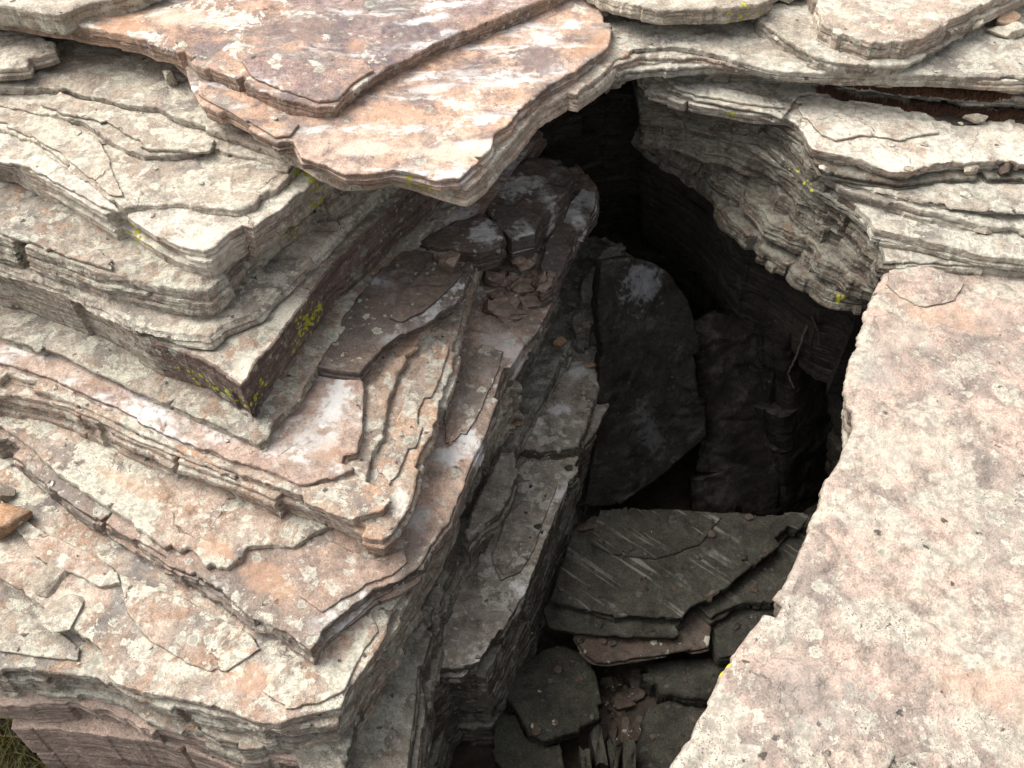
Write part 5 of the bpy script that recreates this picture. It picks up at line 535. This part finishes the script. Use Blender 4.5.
[-0.0243,2.2045,-0.34,0.046,0.0257,0.0131,2.87,"brownchip","brown rubble chip in the patch of debris on the brown ledge","rock_chip","rock chip","brown rubble chips below the overhang tip"],
[0.1075,2.1557,-0.34,0.02,0.0172,0.009,6.2,"brownchip","brown rubble chip in the patch of debris on the brown ledge","rock_chip","rock chip","brown rubble chips below the overhang tip"],
[0.0326,2.1535,-0.34,0.046,0.0374,0.0208,6.04,"brownchip","brown rubble chip in the patch of debris on the brown ledge","rock_chip","rock chip","brown rubble chips below the overhang tip"],
[0.0015,2.2226,-0.34,0.034,0.0222,0.0146,4.76,"brownchip","brown rubble chip in the patch of debris on the brown ledge","rock_chip","rock chip","brown rubble chips below the overhang tip"],
[0.0015,2.1812,-0.34,0.02,0.0132,0.0067,4.39,"brownchip","brown rubble chip in the patch of debris on the brown ledge","rock_chip","rock chip","brown rubble chips below the overhang tip"],
[-0.0542,2.19,-0.34,0.02,0.0141,0.009,5.71,"brownchip","brown rubble chip in the patch of debris on the brown ledge","rock_chip","rock chip","brown rubble chips below the overhang tip"],
[0.0104,2.2155,-0.34,0.034,0.0214,0.016,0.04,"brownchip","brown rubble chip in the patch of debris on the brown ledge","rock_chip","rock chip","brown rubble chips below the overhang tip"],
[-0.055,2.2102,-0.34,0.046,0.04,0.0224,2.92,"brownchip","brown rubble chip in the patch of debris on the brown ledge","rock_chip","rock chip","brown rubble chips below the overhang tip"],
[-0.0051,2.2182,-0.34,0.016,0.0102,0.0076,6.18,"brownchip","brown rubble chip in the patch of debris on the brown ledge","rock_chip","rock chip","brown rubble chips below the overhang tip"],
[0.0766,2.19,-0.34,0.026,0.017,0.0112,0.1,"brownchip","brown rubble chip in the patch of debris on the brown ledge","rock_chip","rock chip","brown rubble chips below the overhang tip"],
[0.0009,2.1773,-0.34,0.026,0.02,0.0115,3.07,"brownchip","brown rubble chip in the patch of debris on the brown ledge","rock_chip","rock chip","brown rubble chips below the overhang tip"],
[0.1039,2.1531,-0.34,0.016,0.0115,0.0041,3.36,"brownchip","brown rubble chip in the patch of debris on the brown ledge","rock_chip","rock chip","brown rubble chips below the overhang tip"],
[-0.0296,2.3342,-0.34,0.034,0.0207,0.0129,4.56,"brownchip","brown rubble chip in the patch of debris on the brown ledge","rock_chip","rock chip","brown rubble chips below the overhang tip"],
[0.057,2.2748,-0.34,0.034,0.0266,0.0144,4.77,"brownchip","brown rubble chip in the patch of debris on the brown ledge","rock_chip","rock chip","brown rubble chips below the overhang tip"],
[0.3058,1.2203,-1.18,0.0404,0.0293,0.0141,3.24,"holebrown","brown stone in the rubble at the bottom of the hole","stone","stone","brown stones in the hole bottom"],
[0.3774,1.3212,-1.18,0.0361,0.0319,0.0203,3.84,"holebrown","brown stone in the rubble at the bottom of the hole","stone","stone","brown stones in the hole bottom"],
[0.2968,1.3612,-1.18,0.0327,0.0199,0.0147,2.59,"holebrown","brown stone in the rubble at the bottom of the hole","stone","stone","brown stones in the hole bottom"],
[0.2977,1.2269,-1.18,0.0192,0.0166,0.0089,6.23,"holebrown","brown stone in the rubble at the bottom of the hole","stone","stone","brown stones in the hole bottom"],
[0.2618,1.1019,-1.18,0.0304,0.0264,0.0164,2.55,"holebrown","brown stone in the rubble at the bottom of the hole","stone","stone","brown stones in the hole bottom"],
[0.281,1.2419,-1.18,0.0272,0.0234,0.0158,5.8,"holebrown","brown stone in the rubble at the bottom of the hole","stone","stone","brown stones in the hole bottom"],
[0.3283,1.3725,-1.18,0.0293,0.015,0.0111,4.42,"holebrown","brown stone in the rubble at the bottom of the hole","stone","stone","brown stones in the hole bottom"],
[0.394,1.3983,-1.18,0.0222,0.0112,0.0086,4.56,"holebrown","brown stone in the rubble at the bottom of the hole","stone","stone","brown stones in the hole bottom"],
[0.2806,1.2397,-1.18,0.0315,0.0231,0.0175,3.93,"holebrown","brown stone in the rubble at the bottom of the hole","stone","stone","brown stones in the hole bottom"],
[0.3397,1.1741,-1.18,0.0417,0.0213,0.0204,5.2,"holebrown","brown stone in the rubble at the bottom of the hole","stone","stone","brown stones in the hole bottom"],
[0.33,1.2269,-1.18,0.0413,0.0295,0.0151,1.36,"holebrown","brown stone in the rubble at the bottom of the hole","stone","stone","brown stones in the hole bottom"],
[0.3192,1.2109,-1.18,0.0217,0.0188,0.0106,2.19,"holebrown","brown stone in the rubble at the bottom of the hole","stone","stone","brown stones in the hole bottom"],
[0.2699,1.2058,-1.18,0.042,0.0243,0.0224,1.23,"holebrown","brown stone in the rubble at the bottom of the hole","stone","stone","brown stones in the hole bottom"],
[0.2534,1.1148,-1.18,0.0216,0.0116,0.009,2.74,"holebrown","brown stone in the rubble at the bottom of the hole","stone","stone","brown stones in the hole bottom"],
[0.374,1.2251,-1.18,0.037,0.0215,0.0181,5.03,"holebrown","brown stone in the rubble at the bottom of the hole","stone","stone","brown stones in the hole bottom"],
[0.2592,1.2166,-1.18,0.0277,0.0229,0.0113,4.44,"holebrown","brown stone in the rubble at the bottom of the hole","stone","stone","brown stones in the hole bottom"],
[0.3376,1.2917,-1.18,0.045,0.0375,0.0243,3.04,"holebrown","brown stone in the rubble at the bottom of the hole","stone","stone","brown stones in the hole bottom"],
[0.246,1.1547,-1.18,0.0346,0.0298,0.0154,1.19,"holebrown","brown stone in the rubble at the bottom of the hole","stone","stone","brown stones in the hole bottom"],
[0.3369,1.2133,-1.18,0.0216,0.0167,0.007,0.61,"holebrown","brown stone in the rubble at the bottom of the hole","stone","stone","brown stones in the hole bottom"],
[0.3023,1.2637,-1.18,0.0276,0.0161,0.0114,3.99,"holebrown","brown stone in the rubble at the bottom of the hole","stone","stone","brown stones in the hole bottom"],
[0.3062,1.2863,-1.18,0.028,0.0243,0.0135,0.6,"holebrown","brown stone in the rubble at the bottom of the hole","stone","stone","brown stones in the hole bottom"],
[0.3596,1.2982,-1.18,0.0203,0.017,0.0114,5.73,"holebrown","brown stone in the rubble at the bottom of the hole","stone","stone","brown stones in the hole bottom"],
[0.3729,1.2166,-1.18,0.0232,0.017,0.0093,4.8,"holebrown","brown stone in the rubble at the bottom of the hole","stone","stone","brown stones in the hole bottom"],
[0.2941,1.3696,-1.18,0.0381,0.0215,0.0221,0.84,"holebrown","brown stone in the rubble at the bottom of the hole","stone","stone","brown stones in the hole bottom"],
[0.2915,1.2266,-1.18,0.028,0.0188,0.0099,1.3,"holebrown","brown stone in the rubble at the bottom of the hole","stone","stone","brown stones in the hole bottom"],
[0.2666,1.1435,-1.18,0.0261,0.0141,0.0148,6.24,"holebrown","brown stone in the rubble at the bottom of the hole","stone","stone","brown stones in the hole bottom"],
[0.3828,1.393,-1.18,0.0254,0.0224,0.0099,1.36,"holebrown","brown stone in the rubble at the bottom of the hole","stone","stone","brown stones in the hole bottom"],
[0.3101,1.3467,-1.18,0.0201,0.0142,0.009,1.34,"holebrown","brown stone in the rubble at the bottom of the hole","stone","stone","brown stones in the hole bottom"],
[0.2659,1.2742,-1.18,0.0335,0.0183,0.0111,1.49,"holebrown","brown stone in the rubble at the bottom of the hole","stone","stone","brown stones in the hole bottom"],
[0.3076,1.2379,-1.18,0.0386,0.0293,0.0117,1.63,"holebrown","brown stone in the rubble at the bottom of the hole","stone","stone","brown stones in the hole bottom"],
[0.2884,1.2926,-1.18,0.0326,0.0217,0.0149,5.33,"holebrown","brown stone in the rubble at the bottom of the hole","stone","stone","brown stones in the hole bottom"],
[0.2622,1.2578,-1.18,0.0354,0.0255,0.0177,6.02,"holebrown","brown stone in the rubble at the bottom of the hole","stone","stone","brown stones in the hole bottom"],
[0.2904,1.0993,-1.18,0.0284,0.0252,0.0158,3.41,"holebrown","brown stone in the rubble at the bottom of the hole","stone","stone","brown stones in the hole bottom"],
[0.3301,1.2628,-1.18,0.0314,0.0192,0.0132,1.97,"holebrown","brown stone in the rubble at the bottom of the hole","stone","stone","brown stones in the hole bottom"],
[0.3199,1.2449,-1.18,0.0253,0.022,0.0126,4.71,"holebrown","brown stone in the rubble at the bottom of the hole","stone","stone","brown stones in the hole bottom"],
[0.2461,1.1514,-1.18,0.0338,0.0255,0.0143,4.31,"holebrown","brown stone in the rubble at the bottom of the hole","stone","stone","brown stones in the hole bottom"],
[0.2997,1.2127,-1.18,0.0375,0.0236,0.0202,1.41,"holebrown","brown stone in the rubble at the bottom of the hole","stone","stone","brown stones in the hole bottom"],
[0.3517,1.3231,-1.18,0.0384,0.0199,0.0127,5.1,"holebrown","brown stone in the rubble at the bottom of the hole","stone","stone","brown stones in the hole bottom"],
[0.3809,1.3599,-1.18,0.0439,0.0263,0.0225,0.32,"holebrown","brown stone in the rubble at the bottom of the hole","stone","stone","brown stones in the hole bottom"],
[0.3132,1.3693,-1.18,0.0413,0.0265,0.0143,2.29,"holebrown","brown stone in the rubble at the bottom of the hole","stone","stone","brown stones in the hole bottom"],
[0.2681,1.2671,-1.18,0.0342,0.0259,0.0173,2.29,"holebrown","brown stone in the rubble at the bottom of the hole","stone","stone","brown stones in the hole bottom"],
[0.3403,1.138,-1.18,0.0217,0.0134,0.0073,3.03,"holebrown","brown stone in the rubble at the bottom of the hole","stone","stone","brown stones in the hole bottom"],
[0.3203,1.3036,-1.18,0.0317,0.0266,0.0121,3.84,"holebrown","brown stone in the rubble at the bottom of the hole","stone","stone","brown stones in the hole bottom"],
[0.3409,1.1747,-1.18,0.0231,0.0141,0.0086,6.0,"holebrown","brown stone in the rubble at the bottom of the hole","stone","stone","brown stones in the hole bottom"],
[0.3121,1.1896,-1.18,0.0233,0.018,0.0114,0.06,"holebrown","brown stone in the rubble at the bottom of the hole","stone","stone","brown stones in the hole bottom"],
[0.2931,1.4012,-1.18,0.019,0.0112,0.0073,4.76,"holebrown","brown stone in the rubble at the bottom of the hole","stone","stone","brown stones in the hole bottom"],
[0.3811,1.3541,-1.18,0.0243,0.0217,0.0108,2.23,"holebrown","brown stone in the rubble at the bottom of the hole","stone","stone","brown stones in the hole bottom"],
[0.2937,1.2413,-1.18,0.0216,0.0183,0.0117,2.82,"holebrown","brown stone in the rubble at the bottom of the hole","stone","stone","brown stones in the hole bottom"],
[0.3501,1.1307,-1.18,0.0388,0.0263,0.0203,2.46,"holebrown","brown stone in the rubble at the bottom of the hole","stone","stone","brown stones in the hole bottom"],
[0.3584,1.2079,-1.18,0.0259,0.0208,0.0142,1.16,"holebrown","brown stone in the rubble at the bottom of the hole","stone","stone","brown stones in the hole bottom"],
[0.3342,1.213,-1.18,0.0305,0.0192,0.0141,2.72,"holebrown","brown stone in the rubble at the bottom of the hole","stone","stone","brown stones in the hole bottom"],
[0.317,1.1377,-1.18,0.0305,0.0253,0.0092,1.95,"holebrown","brown stone in the rubble at the bottom of the hole","stone","stone","brown stones in the hole bottom"],
[0.3682,1.2055,-1.18,0.0368,0.0257,0.0195,2.07,"holebrown","brown stone in the rubble at the bottom of the hole","stone","stone","brown stones in the hole bottom"]
]
BLADES = [[0.2434,1.1105,-1.14,0.02,0.1,0.16,0.1],[0.2815,1.0877,-1.14,0.014,0.09,0.14,0.05],[0.3255,1.0736,-1.14,0.02,0.11,0.17,-0.05],[0.2069,1.0596,-1.14,0.018,0.1,0.14,0.1]]
MOSS = [[[0.827,2.403],[1.045,2.349],0.012,1400],[[0.993,2.357],[1.258,2.299],0.028,3200],[[1.235,2.309],[1.6,2.257],0.026,2800],[[1.008,2.421],[1.322,2.613],0.008,250]]
ROOTS = [[[[0.918,2.2,-0.439],[0.908,2.18,-0.522],[0.892,2.16,-0.626],[0.881,2.15,-0.69],[0.906,2.13,-0.735]],0.005,0.003,"dead root hanging in the dark right part of the hole"],[[[0.9,2.15,-0.433],[0.923,2.13,-0.472],[0.937,2.12,-0.527]],0.004,0.002,"short root fork beside the hanging dead root"]]
GRIT = [[-1.25,-0.3,0.8,2.2,0.23,-0.7,70,["cream","palest","cream","pale"],[0.004,0.005,0.006,0.008,0.012],"tiny loose chip lying on the left pile of ledges","loose chips on the left ledges"],[0.7,1.5,1.9,2.6,0.36,-0.02,60,["cream","palest","ledge"],[0.004,0.006,0.008,0.011,0.016],"tiny loose chip lying on the pale ledges at upper right","loose chips on the upper right ledges"],[-0.15,0.25,1.0,2.1,-0.3,-0.95,60,["brownchip","stepgrey","holebrown"],[0.005,0.006,0.008,0.012],"tiny loose chip lying on the steps beside the hole","loose chips on the steps"],[0.05,0.85,1.05,2.0,-0.72,-1.4,190,["holebrown","hole","hole"],[0.006,0.008,0.011,0.015,0.02],"small dark chip scattered between the slabs in the hole","loose chips in the hole"]]
LICHEN = [[-0.5275,1.7787,-0.08,[0.72,-0.55,0.42],0.035],[-0.5,1.7742,-0.1,[0.72,-0.55,0.42],0.045],[-0.4782,1.7992,-0.1,[0.72,-0.55,0.42],0.035],[-0.4582,1.821,-0.1,[0.72,-0.55,0.42],0.02],[-0.5936,1.565,-0.12,[0.72,-0.55,0.42],0.028],[-0.4753,1.9981,0.1,[0.72,-0.55,0.42],0.05],[-0.4898,1.9388,0.1,[0.72,-0.55,0.42],0.04],[-0.4693,2.0328,0.12,[0.72,-0.55,0.42],0.035],[-0.5307,2.0268,0.17,[0.72,-0.55,0.42],0.03],[-0.5449,2.0336,0.18,[0.72,-0.55,0.42],0.025],[-0.5175,1.7518,-0.12,[0.72,-0.55,0.42],0.035],[-0.7896,1.6027,-0.13,[-0.55,-0.75,0.35],0.04],[-0.6521,1.5193,-0.1,[-0.55,-0.75,0.35],0.03],[-0.7039,1.5586,-0.12,[-0.55,-0.75,0.35],0.02],[-0.9125,1.8292,0.14,[-0.55,-0.75,0.35],0.03],[-0.9041,1.8386,0.12,[-0.55,-0.75,0.35],0.025],[-0.2378,1.8671,0.27,[-0.3,-0.8,0.4],0.02],[-0.2109,1.8655,0.26,[-0.3,-0.8,0.4],0.02],[0.8018,2.2369,0.0,[-0.3,-0.8,0.4],0.035],[0.8138,2.2011,0.0,[-0.3,-0.8,0.4],0.03],[0.8952,2.0036,-0.2,[-0.3,-0.8,0.4],0.025],[0.7583,2.2458,0.02,[-0.3,-0.8,0.4],0.02],[0.6171,2.3936,0.1,[-0.3,-0.8,0.4],0.02],[0.6451,2.5655,0.3,[-0.3,-0.8,0.4],0.03],[0.3791,0.817,-0.02,[-0.7,0.1,0.6],0.02],[0.3764,0.8123,-0.03,[-0.7,0.1,0.6],0.016]]

PAR = {}; OBJ = {}; BYKEY = {d['key']: d for d in SLABS}
# ------------------------------------------------------------------ setting: ground and bedrock
n = 60; gx = np.linspace(-1, 1, n); gv = []; gf = []
gx = np.sign(gx) * np.abs(gx) ** 2.5 * 60
X, Y = np.meshgrid(gx, gx + 1.5); Z = -1.45 + .03 * fbm(X * 1.5, Y * 1.5, X * 0, 3, 3)
gv = np.c_[X.ravel(), Y.ravel(), Z.ravel()]
gf = [(r * n + q, r * n + q + 1, (r + 1) * n + q + 1, (r + 1) * n + q) for r in range(n - 1) for q in range(n - 1)]
tag(mesh_obj('ground', gv.tolist(), gf, M['soil']), kind='structure')
bed = bpy.data.objects.new('bedrock', None); COL.objects.link(bed); tag(bed, kind='structure'); PAR['bedrock'] = bed
n = 90; X, Y = np.meshgrid(np.linspace(-.4, 1.5, n), np.linspace(.3, 3.0, n)); Z = -1.24 + .03 * fbm(X * 3, Y * 3, X * 0, 8, 4) - .12 * np.clip((Y - 1.55) / .3, 0, 1)
fl = mesh_obj('hole_floor', np.c_[X.ravel(), Y.ravel(), Z.ravel()].tolist(), [(r * n + q, r * n + q + 1, (r + 1) * n + q + 1, (r + 1) * n + q) for r in range(n - 1) for q in range(n - 1)], M['soil'])
tag(fl, kind='structure')
for i, d in enumerate(SLABS): build_slab(d, i)
bpy.context.view_layer.update()
DG = bpy.context.evaluated_depsgraph_get()
def cast(o, dr, dist=3.):
    ok, loc, nor, fi, ob, mx = scene.ray_cast(DG, Vector(o), Vector(dr).normalized(), distance=dist)
    return (loc, nor, ob) if ok else (None, None, None)

# ------------------------------------------------------------------ loose stones and chips
def stone_mesh(sx, sy, sz, seed, worn=False):
    rg = random.Random(seed); bm = bmesh.new()
    for k in range(16):
        th = rg.uniform(0, 6.283); zz = rg.uniform(-1, 1); r = (1 - abs(zz) ** 3) ** .5 * rg.uniform(.75, 1.0)
        bm.verts.new((r * math.cos(th) * sx, r * math.sin(th) * sy, zz * sz * .9))
    bmesh.ops.convex_hull(bm, input=bm.verts[:]); bmesh.ops.delete(bm, geom=[v for v in bm.verts if not v.link_faces], context='VERTS')
    bmesh.ops.dissolve_limit(bm, angle_limit=R(14), verts=bm.verts[:], edges=bm.edges[:])
    bmesh.ops.bevel(bm, geom=bm.edges[:] + bm.verts[:], offset=min(sx, sy, sz) * .16, segments=2, profile=.6, affect='EDGES', clamp_overlap=True)
    if worn:
        bmesh.ops.triangulate(bm, faces=bm.faces[:]); bmesh.ops.subdivide_edges(bm, edges=bm.edges[:], cuts=2, use_grid_fill=True)
        for _ in range(14): bmesh.ops.smooth_vert(bm, verts=bm.verts[:], factor=.5, use_axis_x=True, use_axis_y=True, use_axis_z=True)
    me = bpy.data.meshes.new('stone'); bm.to_mesh(me); bm.free()
    me.polygons.foreach_set('use_smooth', [worn] * len(me.polygons)); return me
for i, (x, y, z, sx, sy, sz, rot, mat, label, name, cat, group) in enumerate(STONES):
    hit, nor, ob = cast((x, y, z + .05), (0, 0, -1), 1.)
    if hit is None: continue
    me = stone_mesh(sx, sy, sz, i + 50, sz > .04); me.materials.append(M[mat])
    o = bpy.data.objects.new(name, me); COL.objects.link(o)
    zmin = min(v.co.z for v in me.vertices)
    q = Vector((0, 0, 1)).rotation_difference(nor) if nor.z > .5 else Vector((0, 0, 1)).rotation_difference(Vector((0, 0, 1)))
    o.matrix_world = Matrix.Translation(hit - Vector((0, 0, zmin * .82))) @ q.to_matrix().to_4x4() @ Matrix.Rotation(rot, 4, 'Z')
    tag(o, label, cat, group)
for i, (x, y, z, wd, ln, hh, r) in enumerate(BLADES):
    bm = bmesh.new(); bmesh.ops.create_cube(bm, size=1.); r3 = random.Random(60 + i)
    bmesh.ops.subdivide_edges(bm, edges=bm.edges[:], cuts=2, use_grid_fill=True)
    for v in bm.verts: v.co = Vector(((v.co.x + r3.uniform(-.09, .09)) * wd * 1.6, (v.co.y + r3.uniform(-.09, .09)) * ln, (v.co.z + r3.uniform(-.07, .07)) * hh))
    me = bpy.data.meshes.new('upright_stone'); bm.to_mesh(me); bm.free(); me.materials.append(M['hole'])
    o = bpy.data.objects.new('upright_stone', me); COL.objects.link(o); o.matrix_world = Matrix.Translation((x, y, z - hh * .25)) @ Matrix.Rotation(r, 4, 'Z')
    tag(o, 'narrow dark stone standing on edge at the bottom of the hole', 'stone', 'upright stones in the hole bottom')

# ------------------------------------------------------------------ lichen patches: thin crusts hugging the stone, parts of the slab they grow on
for i, (x, y, z, nrm, rad) in enumerate(LICHEN):
    N = Vector(nrm).normalized(); c0 = Vector((x, y, z)); rg = random.Random(300 + i)
    hit, nor, ob = cast(c0 + N * .12, -N, .4)
    if hit is None or ob is None: continue
    T = N.cross(Vector((0, 0, 1)) if abs(N.z) < .9 else Vector((0, 1, 0))).normalized(); B = N.cross(T)
    rad *= 1.35; blobs = max(6, int(rad / .0024)); verts = []; faces = []
    for b in range(blobs):
        a = rg.uniform(0, 6.28); rr = rad * rg.random() ** .9; cx, cy = math.cos(a) * rr * 1.2, math.sin(a) * rr * .8; br = rg.uniform(.0018, .0075)
        ring = 7; k0 = len(verts); ok = True; tmp = []
        for k in range(ring + 1):
            if k == 0: px, py, lift = cx, cy, .0014
            else:
                an = 6.283 * k / ring; q = br * rg.uniform(.6, 1.25); px, py, lift = cx + math.cos(an) * q, cy + math.sin(an) * q, .0004
            p = hit + T * px + B * py
            h2, n2, o2 = cast(p + N * .05, -N, .12)
            if h2 is None or o2 != ob: ok = False; break
            tmp.append(h2 + n2 * lift)
        if not ok: continue
        verts += tmp; faces += [(k0, k0 + 1 + k, k0 + 1 + (k + 1) % ring) for k in range(ring)]
    if not verts: continue
    inv = ob.matrix_world.inverted()
    o = mesh_obj('lichen_patch', [inv @ v for v in verts], faces, M['bright_lichen' if i >= len(LICHEN) - 2 else 'yellow_lichen'])
    o.parent = bpy.data.objects[ob.name]; o['kind'] = 'stuff'

# ------------------------------------------------------------------ loose chips caught on the ledges
rg = random.Random(77)
for (x0, x1, y0, y1, ztop, zlo, cnt, mats, sizes, label, grp) in GRIT:
    pool = {}
    for q in range(cnt):
        hit, nor, ob = cast((rg.uniform(x0, x1), rg.uniform(y0, y1), ztop), (0, 0, -1), 3.)
        if hit is None or nor.z < .75 or hit.z < zlo or ob.name.startswith(('rock_chip', 'stone')): continue
        k = rg.randrange(5); sz = rg.choice(sizes)
        if (k, sz) not in pool:
            r2 = random.Random(k * 31 + len(grp)); me = stone_mesh(sz, sz * r2.uniform(.5, .9), sz * r2.uniform(.2, .4), 700 + k + len(grp)); me.materials.append(M[mats[k % len(mats)]]); pool[(k, sz)] = me
        o = bpy.data.objects.new('rock_chip', pool[(k, sz)]); COL.objects.link(o)
        o.matrix_world = Matrix.Translation(hit + Vector((0, 0, sz * .12))) @ Vector((0, 0, 1)).rotation_difference(nor).to_matrix().to_4x4() @ Matrix.Rotation(rg.uniform(0, 6.28), 4, 'Z')
        tag(o, label, 'rock chip', grp)

# ------------------------------------------------------------------ brown moss strip, grass, roots
rg = random.Random(5); mv = []; mf = []
def tuft(v, f, base, h, r, lean):
    k = len(v); b = Vector(base); a0 = rg.uniform(0, 6.28)
    for q in range(3): v.append(b + Vector((math.cos(a0 + q * 2.094) * r, math.sin(a0 + q * 2.094) * r, -.003)))
    v.append(b + Vector((lean[0], lean[1], h))); f += [(k, k + 1, k + 3), (k + 1, k + 2, k + 3), (k + 2, k, k + 3)]
for (xa, ya), (xb, yb), wd, cnt in MOSS:
    for q in range(cnt):
        t = rg.random(); wv = .5 + .5 * math.sin(t * 23 + xa * 9); x = xa + (xb - xa) * t; y = ya + (yb - ya) * t + rg.uniform(-1, 1) * wd * (.35 + .65 * wv)
        hit, nor, ob = cast((x, y, .212), (0, 0, -1), .2)
        if hit is None: continue
        tuft(mv, mf, hit, rg.uniform(.008, .026), rg.uniform(.002, .005), (rg.uniform(-.006, .006), rg.uniform(-.008, .004)))
tag(mesh_obj('moss', [tuple(p) for p in mv], mf, M['moss'], smooth=False), 'dark brown moss strip growing along the foot of a pale ledge', 'moss', kind='stuff')
gv = []; gf = []
for q in range(1500):
    x, y = rg.uniform(-2.1, -1.22), rg.uniform(.75, 1.75)
    hit, nor, ob = cast((x, y, -.75), (0, 0, -1), .8)
    if hit is None or ob.name != 'ground': continue
    h = rg.uniform(.2, .5); a = rg.uniform(0, 6.28); ln = rg.uniform(.05, .28); wdt = rg.uniform(.0018, .004); sdv = Vector((-math.sin(a), math.cos(a), 0)) * wdt; k = len(gv)
    for t in (0, .4, .75, 1.):
        p = hit + Vector((math.cos(a) * ln * t * t, math.sin(a) * ln * t * t, h * (t - .35 * t * t))); e = sdv * (1 - t * .95); gv += [tuple(p - e), tuple(p + e)]
    gf += [(k + 2 * t, k + 2 * t + 1, k + 2 * t + 3, k + 2 * t + 2) for t in range(3)]
tag(mesh_obj('grass', gv, gf, M['grass']), 'dry green grass at the foot of the brown block, bottom left corner', 'grass', kind='stuff')
def root_tube(name, pts, r0, r1, label):
    v = []; f = []; n = len(pts); P = [Vector(p) for p in pts]; Q = []
    for i in range(n - 1):
        for t in range(5): Q.append(P[i].lerp(P[i + 1], t / 5) + Vector((rg.uniform(-1, 1), rg.uniform(-1, 1), rg.uniform(-1, 1))) * r0 * .5)
    Q.append(P[-1]); m_ = len(Q)
    for i, p in enumerate(Q):
        tn = (Q[min(i + 1, m_ - 1)] - Q[max(i - 1, 0)]).normalized(); u = tn.orthogonal().normalized(); w_ = tn.cross(u); r = r0 + (r1 - r0) * i / (m_ - 1)
        for k in range(7): v.append(tuple(p + (u * math.cos(k * .8976) + w_ * math.sin(k * .8976)) * r * rg.uniform(.85, 1.15)))
    for i in range(m_ - 1):
        for k in range(7): f.append((i * 7 + k, i * 7 + (k + 1) % 7, (i + 1) * 7 + (k + 1) % 7, (i + 1) * 7 + k))
    return tag(mesh_obj(name, v, f, M['root']), label, 'root')
for k, (pts, r0, r1, label) in enumerate(ROOTS): root_tube('dead_root', pts, r0, r1, label)
